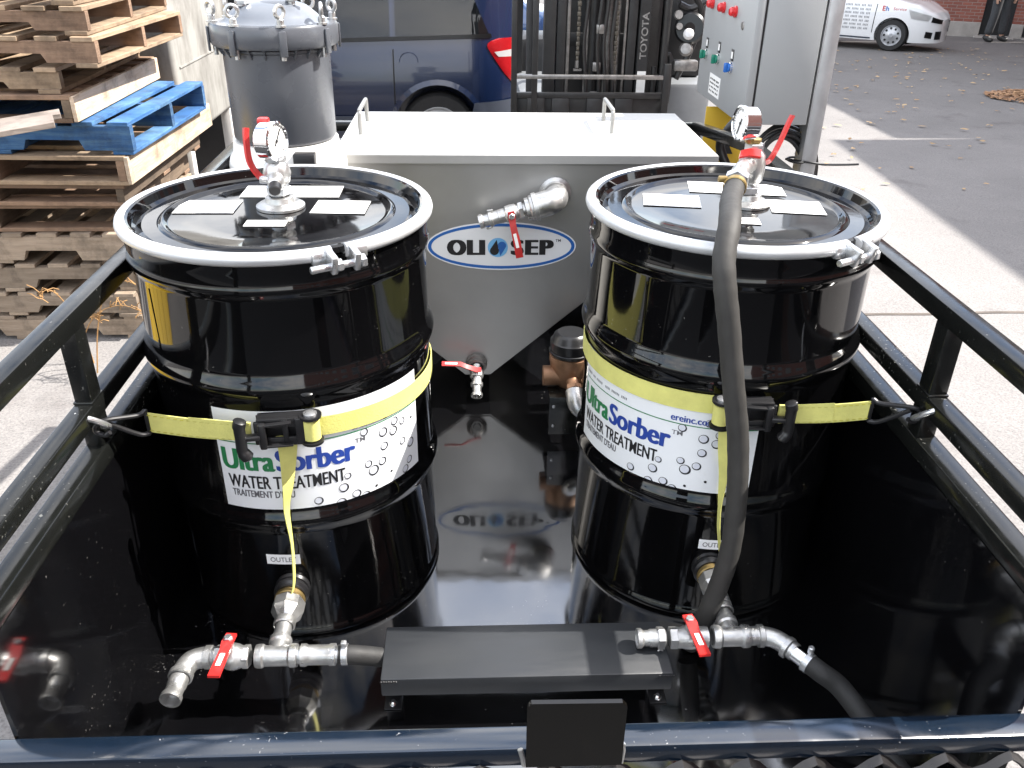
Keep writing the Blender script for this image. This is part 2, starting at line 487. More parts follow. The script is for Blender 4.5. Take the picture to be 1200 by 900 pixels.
def tag(o, label=None, cat=None, group=None, kind=None):
    if label: o['label'] = label
    if cat: o['category'] = cat
    if group: o['group'] = group
    if kind: o['kind'] = kind
    return o
def thing(name, label, cat, loc=(0, 0, 0), group=None):
    o = bpy.data.objects.new(name, None)
    C.objects.link(o)
    o.location = loc
    o.empty_display_size = 0.1
    return tag(o, label, cat, group)
def gz(x, y): return -0.46 - 0.03 * y

_txt = {}
def text_mesh(s, h=1.0, sx=1.0, bold=0.0, cut=0.0, space=1.0):
    """flat text mesh, lower left at origin, cap height h; returns mesh and width"""
    cu = bpy.data.curves.new('t', 'FONT')
    cu.body = s
    cu.size = 1.0
    cu.offset = bold
    cu.space_character = space
    cu.resolution_u = 4
    ob = bpy.data.objects.new('t', cu)
    C.objects.link(ob)
    dg = bpy.context.evaluated_depsgraph_get()
    me = bpy.data.meshes.new_from_object(ob.evaluated_get(dg))
    bpy.data.objects.remove(ob); bpy.data.curves.remove(cu)
    xs = [v.co.x for v in me.vertices]
    x0, x1 = min(xs), max(xs)
    k = h / 0.69
    for v in me.vertices:
        v.co = Vector(((v.co.x - x0) * k * sx, v.co.y * k, 0))
    w = (x1 - x0) * k * sx
    if cut:
        bm = bmesh.new(); bm.from_mesh(me)
        x = cut
        while x < w:
            bmesh.ops.bisect_plane(bm, geom=bm.verts[:] + bm.edges[:] + bm.faces[:], plane_co=(x, 0, 0), plane_no=(1, 0, 0))
            x += cut
        bm.to_mesh(me); bm.free()
    return me, w

def bezier(pts, n=8):
    """Catmull-Rom through pts"""
    P = [Vector(p) for p in pts]
    P = [P[0] * 2 - P[1]] + P + [P[-1] * 2 - P[-2]]
    out = []
    for i in range(1, len(P) - 2):
        for k in range(n):
            t = k / n
            a, b, c, d = P[i - 1], P[i], P[i + 1], P[i + 2]
            out.append(0.5 * ((2 * b) + (c - a) * t + (2 * a - 5 * b + 4 * c - d) * t * t + (3 * b - a - 3 * c + d) * t ** 3))
    out.append(P[-2])
    return out

# ------------------------------------------------------------------ ground
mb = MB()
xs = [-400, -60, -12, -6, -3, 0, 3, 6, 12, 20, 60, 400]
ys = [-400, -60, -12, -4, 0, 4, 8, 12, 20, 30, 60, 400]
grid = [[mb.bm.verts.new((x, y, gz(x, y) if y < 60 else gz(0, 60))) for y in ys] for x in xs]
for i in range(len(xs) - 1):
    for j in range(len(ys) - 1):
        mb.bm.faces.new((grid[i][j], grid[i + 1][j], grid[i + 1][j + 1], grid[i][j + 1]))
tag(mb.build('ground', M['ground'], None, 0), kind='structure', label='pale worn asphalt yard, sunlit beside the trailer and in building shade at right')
mb = MB()   # filled expansion joint in the slab right of the trailer
for k in range(30):
    x0, x1 = 1.0 + k * 0.11, 1.0 + (k + 1) * 0.11
    f = lambda x: 4.28 + 0.03 * x + 0.006 * math.sin(x * 9)
    mb.face([(x0, f(x0) - 0.012, gz(0, f(x0)) + 0.004), (x1, f(x1) - 0.012, gz(0, f(x1)) + 0.004), (x1, f(x1) + 0.012, gz(0, f(x1)) + 0.005), (x0, f(x0) + 0.012, gz(0, f(x0)) + 0.005)])
tag(mb.build('ground_joint', mat('joint filler', (0.12, 0.10, 0.085), 0.9, var=0.4, vscale=9), None, 0), kind='structure')

mb = MB()   # added unseen near-black sheet behind the camera, darkens the drum reflections
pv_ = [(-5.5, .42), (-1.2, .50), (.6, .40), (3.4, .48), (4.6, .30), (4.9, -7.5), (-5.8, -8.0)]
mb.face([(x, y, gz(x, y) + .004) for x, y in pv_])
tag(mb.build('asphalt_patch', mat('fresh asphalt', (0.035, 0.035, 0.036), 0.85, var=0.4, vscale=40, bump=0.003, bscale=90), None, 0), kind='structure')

# ------------------------------------------------------------------ trailer
TX0, TX1 = -0.658, 0.815
YB, YF = 0.81, 3.32          # tail and front
tr = thing('utility_trailer', 'glossy black utility trailer with open side rails carrying the drums and tank', 'trailer', (0.08, 2.0, gz(0, 2.0)))
mb = MB(); mb.grid(lambda u, v: (TX0 - 0.02 + u * (TX1 - TX0 + 0.04), YB + v * (YF - YB), 0), 8, 12)
mb.box((TX0 - 0.02, YB, -0.06), (TX1 + 0.02, YF, -0.004))
mb.build('bed_floor', M['floor_paint'], tr)
for x0, x1 in ((TX0 - 0.006, TX0), (TX1, TX1 + 0.006)):
    mb = MB(); mb.box((x0, YB + 0.045, -0.05), (x1, YF, 0.497)); mb.build('side_wall', M['black_paint'], tr)
for x0, x1 in ((TX0 - 0.036, TX0 + 0.002), (TX1 - 0.002, TX1 + 0.042)):
    mb = MB(); mb.box((x0, YB + 0.045, 0.499), (x1, YF, 0.535), 0.004); mb.build('wall_cap', M['rail_paint'], tr)
mb = MB(); mb.box((TX0, YF - 0.006, 0.001), (TX1, YF, 0.49)); mb.build('front_wall', M['black_paint'], tr)
for x0, x1 in ((TX0 - 0.034, TX0), (TX1, TX1 + 0.038)):
    mb = MB(); mb.box((x0, 0.72, 0.588), (x1, YF, 0.622), 0.004); mb.build('lower_rail', M['rail_paint'], tr)
    mb = MB(); mb.box((x0, 0.72, 0.757), (x1, 2.56, 0.793), 0.004); mb.build('upper_rail', M['rail_paint'], tr)
    mb = MB(); mb.bar(((x0 + x1) / 2, 2.558, .775), ((x0 + x1) / 2, YF - .10, .69), x1 - x0 - .001, .035, (0, 0, 1), .004); mb.build('upper_rail', M['rail_paint'], tr)
    for y in (0.76, 1.322, 2.38):
        mb = MB()
        mb.box((x0 + 0.002, y - 0.02, 0.5345), (x1 - 0.002, y + 0.02, 0.588), 0.002)
        mb.box((x0 + 0.002, y - 0.02, 0.6215), (x1 - 0.002, y + 0.02, 0.757), 0.002)
        mb.box((x0 - 0.0, y - 0.024, 0.6215), (x1 + 0.0, y + 0.024, 0.627), 0.002)   # weld bead
        mb.build('rail_post', M['rail_paint'], tr)
for z0, z1 in ((0.535, 0.49), (0.588, 0.622)):
    mb = MB(); mb.box((TX0 + 0.002, YF - 0.034, min(z0, z1)), (TX1 - 0.002, YF - 0.001, max(z0, z1)), 0.004); mb.build('front_rail', M['rail_paint'], tr)
mb = MB(); mb.box((TX0 - .03, YF - .118, .672), (TX1 + .034, YF - .084, .706), .004); mb.build('front_rail', M['rail_paint'], tr)
for x in (TX0 - .015, TX1 + .018):
    mb = MB(); mb.box((x - .017, YF - .117, .5355), (x + .017, YF - .085, .672), .002); mb.build('rail_post', M['rail_paint'], tr)
# tail gate with expanded mesh
mb = MB(); mb.box((-0.735, 0.812, 0.292), (0.895, 0.854, 0.330), 0.005)
mb.build('gate_top_tube', add_specks(mat('dusty blue tube enamel', (0.004, 0.009, 0.018), 0.16, rvar=0.06, vscale=12, spec=1.0), (0.30, 0.30, 0.30), 150, 0.735, 4), tr)
mb = MB(); mb.box((-0.64, 0.815, -0.06), (0.80, 0.85, -0.02), 0.004); mb.build('gate_bottom_tube', M['rail_paint'], tr)
for x in (-0.62, 0.78):
    mb = MB(); mb.box((x - 0.018, 0.815, -0.02), (x + 0.018, 0.85, 0.292), 0.003); mb.build('gate_upright', M['rail_paint'], tr)
mb = MB()
pit = 0.098
for row in range(9):
    zz = 0.277 - row * 0.036
    ph = (row % 2) * PI
    pts = []
    for i in range(int(1.60 / (pit / 6))):
        x = -0.715 + i * pit / 6
        pts.append((x, 0.806 + 0.004 * math.sin(2 * PI * x / pit + ph), zz + 0.0175 * math.cos(2 * PI * x / pit + ph)))
    mb.strip(pts, (0, -0.45, 1), 0.013, 0.005)
tag(mb.build('expanded_mesh', M['mesh'], tr), kind='stuff')
mb = MB()
pw = [(0.068, 0.306), (0.068, 0.428), (0.073, 0.436), (0.198, 0.434), (0.205, 0.426), (0.206, 0.306)]
mb.prism([(x, 0.800, z) for x, z in pw], (0, 0.007, 0))
o = mb.build('latch_plate', mat('black plate enamel', (0.004, 0.0035, 0.003), 0.14, rvar=0.1, vscale=9, bump=0.0005, bscale=30), tr)
mb = MB(); mb.tube([(0.06, 0.807, 0.336), (0.064, 0.803, 0.322), (0.066, 0.803, 0.308)], 0.004, 8)
mb.tube([(0.206, 0.803, 0.308), (0.208, 0.805, 0.33), (0.206, 0.806, 0.345)], 0.003, 8); mb.build('weld_bead', M['galv'], tr)
# running gear under the bed
for sx in (-1, 1):
    xw = 0.08 + sx * 0.88
    mb = MB()
    mb.lathe([(0.16, -0.07), (0.25, -0.085), (0.27, -0.06), (0.27, 0.06), (0.25, 0.085), (0.16, 0.07)], (xw, 2.05, gz(0, 2.05) + 0.272), (1, 0, 0), 28)
    w_ = mb.build('wheel', M['tyre'], tr)
    mb = MB(); mb.cyl((xw - sx * 0.06, 2.05, gz(0, 2.05) + 0.272), (xw + sx * 0.055, 2.05, gz(0, 2.05) + 0.272), 0.165, 0.15, 24, 0.01); mb.build('rim', M['alloy'], w_)
    mb = MB()
    ang = [R(a) for a in range(-10, 191, 20)]
    mb.strip([(xw, 2.05 + 0.34 * math.cos(a), gz(0, 2.05) + 0.24 + 0.33 * math.sin(a)) for a in ang], [(0, math.cos(a), math.sin(a)) for a in ang], 0.2, 0.004)
    mb.build('mudguard', M['black_paint'], tr)
mb = MB(); mb.cyl((-0.75, 2.05, gz(0, 2.05) + 0.27), (0.91, 2.05, gz(0, 2.05) + 0.27), 0.03); mb.build('axle', M['dark'], tr)
for y in (1.0, 2.9):
    mb = MB(); mb.box((TX0, y - 0.03, -0.12), (TX1, y + 0.03, -0.061), 0.004); mb.build('cross_member', M['rail_paint'], tr)
mb = MB(); mb.bar((TX0 + 0.05, YF, -0.09), (0.08, 4.3, -0.09), 0.05, 0.06); mb.bar((TX1 - 0.05, YF, -0.09), (0.08, 4.3, -0.09), 0.05, 0.06); mb.build('tongue', M['rail_paint'], tr)

# ------------------------------------------------------------------ drums
DR = 0.285
D1 = (-0.383, 1.656); D2 = (0.532, 1.686)
def drum_pt(c, az, z, r):
    a = R(az)
    return Vector((c[0] + r * math.sin(a), c[1] - r * math.cos(a), z))
prof_body = [(0, .010), (.268, .010), (.271, .003), (.280, 0.0), (.288, 0.0), (.291, .005), (.291, .013), (.287, .02), (.285, .026), (.285, .272), (.2865, .279), (.291, .289), (.2955, .299), (.2965, .305), (.2955, .311), (.291, .321), (.2865, .331), (.285, .338),
             (.285, .570), (.2865, .577), (.291, .588), (.2955, .599), (.2965, .605), (.2955, .611), (.291, .622), (.2865, .632), (.285, .640), (.285, .778), (.286, .785), (.291, .792), (.2925, .798), (.291, .804), (.2885, .812), (.290, .83), (.289, .853)]
prof_lid = [(.289, .858), (.288, .868), (.283, .871), (.277, .868), (.272, .853), (.266, .848), (.259, .850), (.255, .8525), (.228, .853), (.224, .8565), (.219, .858), (.214, .8565), (.210, .8525), (.206, .851), (.14, .8513), (0.0, .8515)]
LID = 0.8515
bub = [(67.9, .4996), (72.7, .4747), (77.1, .4641), (66.5, .4627), (71.8, .4541), (57.7, .4802), (66.6, .4297), (76.8, .4169), (82.0, .4002), (80.6, .3613), (77.7, .3453), (65.2, .3967), (58.6, .4035), (60.8, .3843), (49.4, .3923), (47.4, .3671), (37.1, .3489), (46.0, .3337), (52.5, .3437), (56.5, .3318), (83.2, .458), (61.5, .345), (69.5, .362)]
bubr = [.0085, .0095, .008, .0105, .0105, .009, .0095, .0085, .011, .009, .0095, .0095, .0085, .012, .0075, .0105, .0092, .010, .0098, .0098, .003, .003, .003]
def make_drum(c, label, az_label, az_tag, z_tag, lugaz, stickers, fullness):
    d = thing('steel_drum', label, 'drum', (c[0], c[1], 0.002), 'black water treatment drums on the trailer')
    mb = MB(); mb.lathe(prof_body, (c[0], c[1], 0.002), n=128); body = mb.build('drum_body', M['drum_paint'], d, 30)
    mb = MB()   # vertical weld seam
    mb.strip([drum_pt(c, -55, z, DR + 0.0008) for z in (0.04, 0.15, 0.26)], drum_pt((0, 0), -55, 0, 1), 0.004, 0.001)
    mb.strip([drum_pt(c, -46, z, DR + 0.0008) for z in (0.645, 0.70, 0.772)], drum_pt((0, 0), -46, 0, 1), 0.004, 0.001)
    mb.build('weld_seam', M['drum_paint'], body)
    mb = MB(); mb.lathe(prof_lid, (c[0], c[1], 0.0), n=128); lid = mb.build('lid', M['drum_paint'], d, 30)
    for k, (cx, cy, w, h, rot) in enumerate(stickers):
        mb = MB()
        rm = Matrix.Rotation(R(rot), 3, 'Z')
        for v in mb.box((-w / 2, -h / 2, 0), (w / 2, h / 2, 0.0006)):
            v.co = rm @ v.co + Vector((c[0] + cx, c[1] + cy, LID + 0.0012))
        st = mb.build('lid_sticker', M['paper'], lid, 0)
    # locking ring with bolted lugs
    mb = MB()
    N = 140
    gap = R(2.6)
    a0 = R(lugaz)
    pts = [(c[0] + 0.2895 * math.sin(a0 + gap + (2 * PI - 2 * gap) * i / N), c[1] - 0.2895 * math.cos(a0 + gap + (2 * PI - 2 * gap) * i / N), 0.861) for i in range(N + 1)]
    mb.tube(pts, 0.0125, 12)
    ring = mb.build('locking_ring', M['ring'], d)
    t = Vector((math.cos(a0), math.sin(a0), 0)); nrm = Vector((math.sin(a0), -math.cos(a0), 0)); o = Vector((c[0], c[1], 0)) + nrm * 0.3
    for s in (-1, 1):
        mb = MB()
        p = o + t * (0.021 * s) + Vector((0, 0, 0.852))
        mb.bar(p - nrm * 0.012 + Vector((0, 0, 0.006)), p + nrm * 0.026 - Vector((0, 0, 0.004)), 0.012, 0.034, (0, 0, 1), 0.003)
        mb.bar(p + t * (0.004 * s) - nrm * 0.004 + Vector((0, 0, .004)), p + t * (0.03 * s) - nrm * 0.006 + Vector((0, 0, .004)), 0.012, 0.022, (0, 0, 1), 0.004)
        mb.build('lug', M['zinc'], ring)
    mb = MB()
    b0 = o + nrm * 0.016 + Vector((0, 0, 0.846))
    mb.cyl(b0 - t * 0.062, b0 + t * 0.034, 0.0065, n=14, bev=0.001)
    mb.hexa(b0 + t * 0.028, b0 + t * 0.038, 0.0125); mb.hexa(b0 - t * 0.016, b0 - t * 0.005, 0.0115)
    mb.build('ring_bolt', M['zinc'], ring)
    # printed label wrapped on the body
    zb, zt, wa = 0.3395, 0.5640, 87.5
    mb = MB(); mb.grid(lambda u, v: drum_pt(c, az_label + wa * u, zb + (zt - zb) * v, DR + 0.0010), 48, 2)
    lab = mb.build('product_label', M['label'], d, 60)
    def wrap(u0, z0, r=0.0017):
        return lambda p: drum_pt(c, az_label + u0 + math.degrees(p.x / DR), z0 + p.y, DR + r)
    def put(s, u0, z0, h, width, fat, m, r=0.0017):
        """fat: stroke widening as a share of the cap height, made of close copies"""
        me, w = text_mesh(s, h, 1.0, 0.006)
        k = (math.radians(width) * DR - fat * h) / w
        bpy.data.meshes.remove(me)
        me, w = text_mesh(s, h, k, 0.006, 0.006)
        mb = MB()
        n = max(1, int(fat / .045 + .5)) if fat else 0
        for q in range(n + 1):
            dx_ = fat * h * q / n if n else 0
            f = wrap(u0 + math.degrees(dx_ / DR), z0, r + .00008 * q)
            mb.merge(me, f)
        bpy.data.meshes.remove(me)
        return mb.build('lettering', m, lab, 0, fix=False)
    put('Ultra', 1.2, 0.431, 0.047, 21.0, 0.10, M['ink_green'])
    put('Sorber', 22.6, 0.431, 0.047, 31.0, 0.10, M['ink_blue'])
    put('TM', 53.6, 0.466, 0.010, 4.4, 0.0, M['ink_grey'])
    put('WATER TREATMENT', 2.6, 0.389, 0.029, 46.0, 0.045, M['ink_black'])
    put("TRAITEMENT D'EAU", 3.4, 0.368, 0.0155, 25.0, 0.05, M['ink_grey'])
    put('ereinc.com', 52.5, 0.4985, 0.015, 17.5, 0.07, M['ink_blue'])
    put('lIlllI lIl IllIlI  lIlI IlllIl lIlI', 2.0, 0.504, 0.0055, 30, 0.0, M['ink_grey'])
    mb = MB(); mb.grid(lambda u, v: drum_pt(c, az_label + 1.0 + (wa - 1.5) * u, 0.4915 + 0.0022 * v, DR + 0.0017), 44, 1)
    mb.build('green_rule', M['ink_green'], lab, 60)
    mb, mt = MB(), MB()
    for (a, z), r in zip(bub, bubr):
        z = z + 0.004
        if a > 86 : continue
        n = 18
        def pt(rr, i, off=0.0017, dx=0.0, dz=0.0):
            th = 2 * PI * i / n
            zz = max(z + dz + rr * math.sin(th), zb + 0.0005)
            return drum_pt(c, az_label + a + math.degrees((dx + rr * math.cos(th)) / DR), zz, DR + off)
        if r < 0.004:
            mb.face([pt(r, i) for i in range(n)])
            continue
        if z - r * 1.2 < zb: z = z
        for i in range(n):
            th = 2 * PI * (i + .5) / n
            tk = 0.78 - 0.12 * math.sin(th + 2.2)
            q = [pt(r, i), pt(r, i + 1), pt(r * tk, i + 1), pt(r * tk, i)]
            mb.face(q)
        mt.face([pt(r * 0.72, i, 0.0014) for i in range(n)])
    tag(mb.build('bubble_print', M['ink_black'], lab, 0, fix=False), kind='stuff')
    tag(mt.build('bubble_shade', M['bubble'], lab, 0, fix=False), kind='stuff')
    # small outlet tag
    mb = MB(); mb.grid(lambda u, v: drum_pt(c, az_tag - 6.9 + 13.8 * u, z_tag - 0.0125 + 0.025 * v, DR + 0.0010), 12, 1)
    tg = mb.build('outlet_tag', M['tag'], d, 60)
    me, w = text_mesh('OUTLET', 0.0115, 1.0, 0.004)
    k = 0.052 / w
    me, w = text_mesh('OUTLET', 0.0115, k, 0.004, 0.006)
    mb = MB(); mb.merge(me, lambda p: drum_pt(c, az_tag + math.degrees((p.x - w / 2) / DR), z_tag - 0.0058 + p.y, DR + 0.0017))
    mb.build('lettering', M['ink_grey'], tg, 0, fix=False)
    return d
make_drum(D1, 'black steel drum at left with gauge dial facing forward and label in sun', -22.3, -2.2, 0.2125, 31,
          [(-0.148, .034, .118, .085, 0), (0.0, .142, .205, .082, 0), (.116, .033, .108, .085, -3), (-.012, -.071, .078, .036, 0)], 1)
make_drum(D2, 'black steel drum at right with a rubber hose hanging down its front', -82.5, -5.0, 0.2065, 30.5,
          [(-.116, .052, .118, .085, -9), (.045, .142, .205, .084, -9), (.134, .006, .108, .09, -10), (.004, -.085, .052, .040, -8)], 1)

# ------------------------------------------------------------------ pipe fittings
def coupling(mb, a, d, prof, n=22):
    mb.lathe(prof, a, d, n)
def lever_bar(mb, pts, w, th, nrm):
    mb.strip(pts, nrm, w, th)

# --- gauge and valve on the left lid
g = thing('gauge_valve', 'chrome pressure gauge on red levered ball valve standing on the left drum lid', 'pressure gauge', (D1[0] + 0.0, D1[1] + 0.035, LID), 'gauge valves on the drum lids')
gx, gy = D1[0] - 0.004, D1[1] + 0.035
mb = MB(); mb.lathe([(0, 0), (.048, 0), (.048, .005), (.040, .010), (.030, .012), (.028, .022), (0.02, .024)], (gx, gy, LID + 0.001), n=28); mb.build('flange', M['galv'], g)
mb = MB(); mb.cyl((gx, gy, LID + .02), (gx, gy, LID + .05), .017); mb.hexa((gx, gy, LID + .028), (gx, gy, LID + .044), .025)
mb.hexa((gx, gy, LID + .092), (gx, gy, LID + .106), .021); mb.build('nipple', M['zinc'], g)
mb = MB(); mb.lathe([(.018, 0), (.024, .006), (.0275, .022), (.024, .038), (.018, .045)], (gx, gy, LID + .047), n=20)
mb.cyl((gx, gy, LID + .068), (gx + .004, gy - .045, LID + .056), .017, .015, bev=.003); mb.build('valve_body', M['galv'], g)
mb = MB(); mb.cyl((gx + .004, gy - .044, LID + .056), (gx + .006, gy - .064, LID + .051), .0125, .011, bev=.002); mb.build('valve_plug', M['dark'], g)
mb = MB()
lever_bar(mb, bezier([(gx - .02, gy - .020, LID + .062), (gx - .032, gy - .022, LID + .072), (gx - .046, gy - .018, LID + .098), (gx - .048, gy - .012, LID + .14), (gx - .047, gy - .008, LID + .158)], 5), .013, .005, (1, -0.5, 0.2))
mb.build('lever', M['red'], g)
mb = MB(); mb.cyl((gx - .014, gy - .02, LID + .062), (gx - .026, gy - .024, LID + .062), .008, n=12); mb.hexa((gx - .024, gy - .0245, LID + .062), (gx - .03, gy - .026, LID + .062), .007); mb.build('lever_nut', M['zinc'], g)
mb = MB(); mb.box((gx - .030, gy + .01, LID + .158), (gx - .008, gy + .03, LID + .172), .004); mb.build('red_cap', M['red'], g)
def gauge(parent, c, nrm, r, dep, needle):
    c = Vector(c); nn, u, s = frame(nrm)
    mb = MB(); mb.lathe([(0, -dep), (r * .9, -dep), (r * .99, -dep * .9), (r, -.004), (r * 1.06, -.003), (r * 1.06, .003), (r * .96, .005), (r * .92, .002)], c, nn, 36); case = mb.build('gauge_case', M['chrome'], parent)
    mb = MB(); mb.lathe([(0, 0.0005), (r * .93, 0.0005)], c, nn, 36); mb.build('dial_face', M['paper'], case, 0)
    mb = MB()
    for k in range(25):
        a = R(-135 + k * 270 / 24)
        dd = u * math.cos(a) + s * math.sin(a)
        L = .16 if k % 4 == 0 else .08
        mb.bar(c + nn * .0012 + dd * r * (.85 - L), c + nn * .0012 + dd * r * .85, .0012, .0005, nn, 0)
    a = R(needle); dd = u * math.cos(a) + s * math.sin(a)
    mb.bar(c + nn * .0018 - dd * r * .3, c + nn * .0018 + dd * r * .72, .0028, .0008, nn, 0)
    mb.cyl(c + nn * .0012, c + nn * .003, r * .09, n=10)
    mb.build('dial_marks', M['ink_black'], case, 0)
    return case
gc = (gx + .008, gy - .012, LID + .134)
gauge(g, gc, (0.93, -0.36, 0.06), .0355, .030, -40)
mb = MB(); mb.cyl((gx - .003, gy - .006, LID + .10), (gx - .001, gy - .006, LID + .112), .0085, n=14); mb.build('gauge_stem', M['brass'], g)

# --- gauge, tee and hose tail on the right lid
g2 = thing('gauge_valve', 'chrome pressure gauge turned to the left on the right drum lid above the hose', 'pressure gauge', (D2[0] + .045, D2[1] + .03, LID), 'gauge valves on the drum lids')
hx, hy = D2[0] + .036, D2[1] + .03
mb = MB(); mb.lathe([(0, 0), (.048, 0), (.048, .005), (.040, .010), (.030, .012), (.028, .022), (.02, .024)], (hx, hy, LID + .001), n=28); mb.build('flange', M['galv'], g2)
mb = MB(); mb.cyl((hx, hy, LID + .02), (hx, hy, LID + .046), .017); mb.hexa((hx, hy, LID + .026), (hx, hy, LID + .040), .025); mb.hexa((hx, hy, LID + .112), (hx, hy, LID + .126), .02); mb.build('nipple', M['zinc'], g2)
mb = MB(); mb.lathe([(.018, 0), (.025, .008), (.028, .034), (.025, .06), (.018, .07)], (hx, hy, LID + .044), n=20)
mb.tube(bezier([(hx, hy, LID + .085), (hx - .024, hy - .035, LID + .087), (hx - .046, hy - .075, LID + .085), (hx - .062, hy - .112, LID + .077)], 5), .0175, 16); mb.build('valve_body', M['galv'], g2)
mb = MB()
lever_bar(mb, bezier([(hx + .024, hy - .006, LID + .088), (hx + .034, hy - .008, LID + .096), (hx + .047, hy - .006, LID + .125), (hx + .060, hy - .004, LID + .165), (hx + .066, hy - .004, LID + .182)], 5), .015, .005, (.8, -.8, 0))
mb.build('lever', M['red'], g2)
mb = MB(); lever_bar(mb, [(hx - .034, hy - .02, LID + .108), (hx - .018, hy - .03, LID + .114), (hx + .004, hy - .034, LID + .112)], .020, .006, (.1, -.6, 1)); mb.build('red_tab', M['red'], g2)
mb = MB(); mb.cyl((hx - .004, hy, LID + .122), (hx - .020, hy - .003, LID + .140), .0085, n=14); mb.hexa((hx, hy, LID + .127), (hx, hy, LID + .136), .013); mb.build('gauge_stem', M['brass'], g2)
gauge(g2, (hx - .036, hy - .006, LID + .166), (-0.985, -0.17, 0.05), .0325, .030, 160)
mb = MB(); mb.hexa((hx - .055, hy - .095, LID + .081), (hx - .062, hy - .112, LID + .077), .024); mb.build('hose_coupling', M['zinc'], g2)

hose_top = [(hx - .063, hy - .114, LID + .0765), (.474, 1.52, .918), (.442, 1.405, .910), (.424, 1.352, .868), (.427, 1.330, .82), (.440, 1.318, .75), (.460, 1.305, .64), (.478, 1.297, .55), (.489, 1.29, .46), (.494, 1.284, .38), (.494, 1.278, .30), (.483, 1.274, .215), (.466, 1.270, .14), (.455, 1.285, .06), (.452, 1.30, .026)]
hp = bezier(hose_top, 6)
mb = MB(); mb.tube(hp, [.0198 + .0004 * math.sin(i * 1.9) for i in range(len(hp))], 20)
h = thing('rubber_hose', 'long black rubber hose hanging down the front of the right drum', 'hose', (.46, 1.29, 0.0))
mb.build('hose_body', M['rubber'], h)
a_, b_ = hp[3], hp[5]
mb = MB(); mb.lathe([(.0205, 0), (.0225, .001), (.0225, .011), (.0205, .012)], hp[1], hp[2] - hp[1], 24)
mb.box(hp[1] + Vector((-.034, -.004, .006)), hp[1] + Vector((-.016, .008, .018)), .003)
mb.build('hose_clamp', M['brass'], h)

# --- left outlet manifold
ZM = 0.130
def barbed(mb, a, d, L, r):
    n = max(3, int(L / .012))
    pr = [(0, 0)]
    for i in range(n):
        t = L * i / n
        pr += [(r, t), (r * 1.07, t + L / n * .75), (r, t + L / n * .9)]
    pr += [(r, L), (r * .75, L), (r * .72, L - .02), (0, L - .02)]
    mb.lathe(pr, a, d, 20)
mL = thing('outlet_manifold', 'galvanised tee with red lever and open elbow at the foot of the left drum', 'pipe fitting', (-.383, 1.19, 0), 'outlet manifolds at the drum feet')
ax = D1[0] + .002
mb = MB(); mb.lathe([(.026, -.01), (.034, 0), (.036, .006), (.034, .012), (.031, .013), (.036, .02), (.036, .026), (.031, .03), (.031, .036), (0, .036)], (ax, D1[1] - DR + .002, ZM + .012), (0, -1, 0), 28); mb.build('bulkhead', M['plastic'], mL)
yf = D1[1] - DR - .034
mb = MB(); mb.lathe([(0, 0), (.028, 0), (.031, .004), (.031, .012), (.028, .014)], (ax, yf, ZM + .011), (0, -1, 0), 24); mb.build('brass_ring', M['brass'], mL)
mb = MB(); mb.lathe([(.026, 0), (.033, .003), (.033, .026), (.030, .032), (.021, .045), (.018, .048)], (ax, yf - .012, ZM + .009), (0, -1, -.05), 8); mb.build('reducer', M['galv'], mL, 20)
mb = MB(); mb.cyl((ax, yf - .055, ZM + .006), (ax, 1.205, ZM), .0165)
mb.lathe([(.018, 0), (.0215, .002), (.0215, .016), (.0185, .018)], (ax, yf - .058, ZM + .005), (0, -1, -.04), 20); mb.build('nipple', M['galv'], mL)
ty = 1.19
mb = MB()
mb.lathe([(.016, 0), (.0215, .001), (.0225, .006), (.0225, .014), (.0195, .018), (.0195, .062), (.0225, .066), (.0225, .074), (.0215, .079), (.016, .08)], (ax - .04, ty, ZM), (1, 0, 0), 22)
mb.lathe([(.019, 0), (.019, .026), (.022, .03), (.022, .040), (.018, .041)], (ax, ty, ZM), (0, 1, 0), 22)
mb.build('tee', M['galv'], mL)
mb = MB(); mb.cyl((ax + .035, ty, ZM), (ax + .125, ty, ZM), .0165, n=20)
mb.lathe([(.016, 0), (.0215, .001), (.0215, .010), (.019, .014), (.019, .052), (.021, .056), (.021, .066), (.016, .067)], (ax + .045, ty, ZM), (1, 0, 0), 22)
mb.build('union', M['galv'], mL)
mb = MB(); mb.lathe([(.0185, 0), (.0205, .001), (.0205, .012), (.0185, .013)], (ax + .122, ty, ZM), (1, 0, 0), 22); mb.box((ax + .123, ty - .006, ZM + .019), (ax + .134, ty + .006, ZM + .033), .003); mb.build('hose_clamp', M['zinc'], mL)
vx = ax - .085
mb = MB(); mb.lathe([(.016, 0), (.021, .001), (.021, .012), (.024, .018), (.026, .028), (.024, .038), (.021, .044), (.021, .056), (.016, .057)], (vx - .025, ty, ZM), (1, 0, 0), 20)
mb.hexa((vx - .03, ty, ZM), (vx - .018, ty, ZM), .023); mb.hexa((vx + .022, ty, ZM), (vx + .034, ty, ZM), .023)
mb.cyl((vx, ty, ZM), (vx, ty, ZM + .042), .009, n=14); mb.build('valve_body', M['galv'], mL)
mb = MB(); lever_bar(mb, [(vx + .003, ty + .014, ZM + .044), (vx, ty - .008, ZM + .045), (vx - .002, ty - .022, ZM + .038), (vx - .006, ty - .085, ZM + .040)], [.020, .022, .020, .022], .005, (0, .2, 1)); lv = mb.build('lever', M['red'], mL)
mb = MB(); mb.hexa((vx, ty, ZM + .046), (vx, ty, ZM + .053), .008); mb.build('lever_nut', M['zinc'], mL)
mb = MB(); lever_bar(mb, [(vx - .0025, ty - .032, ZM + .0425), (vx - .0045, ty - .062, ZM + .0433)], .009, .0008, (0, .1, 1)); mb.build('lever_print', M['paper'], lv, 0)
mb = MB()
ex = vx - .062
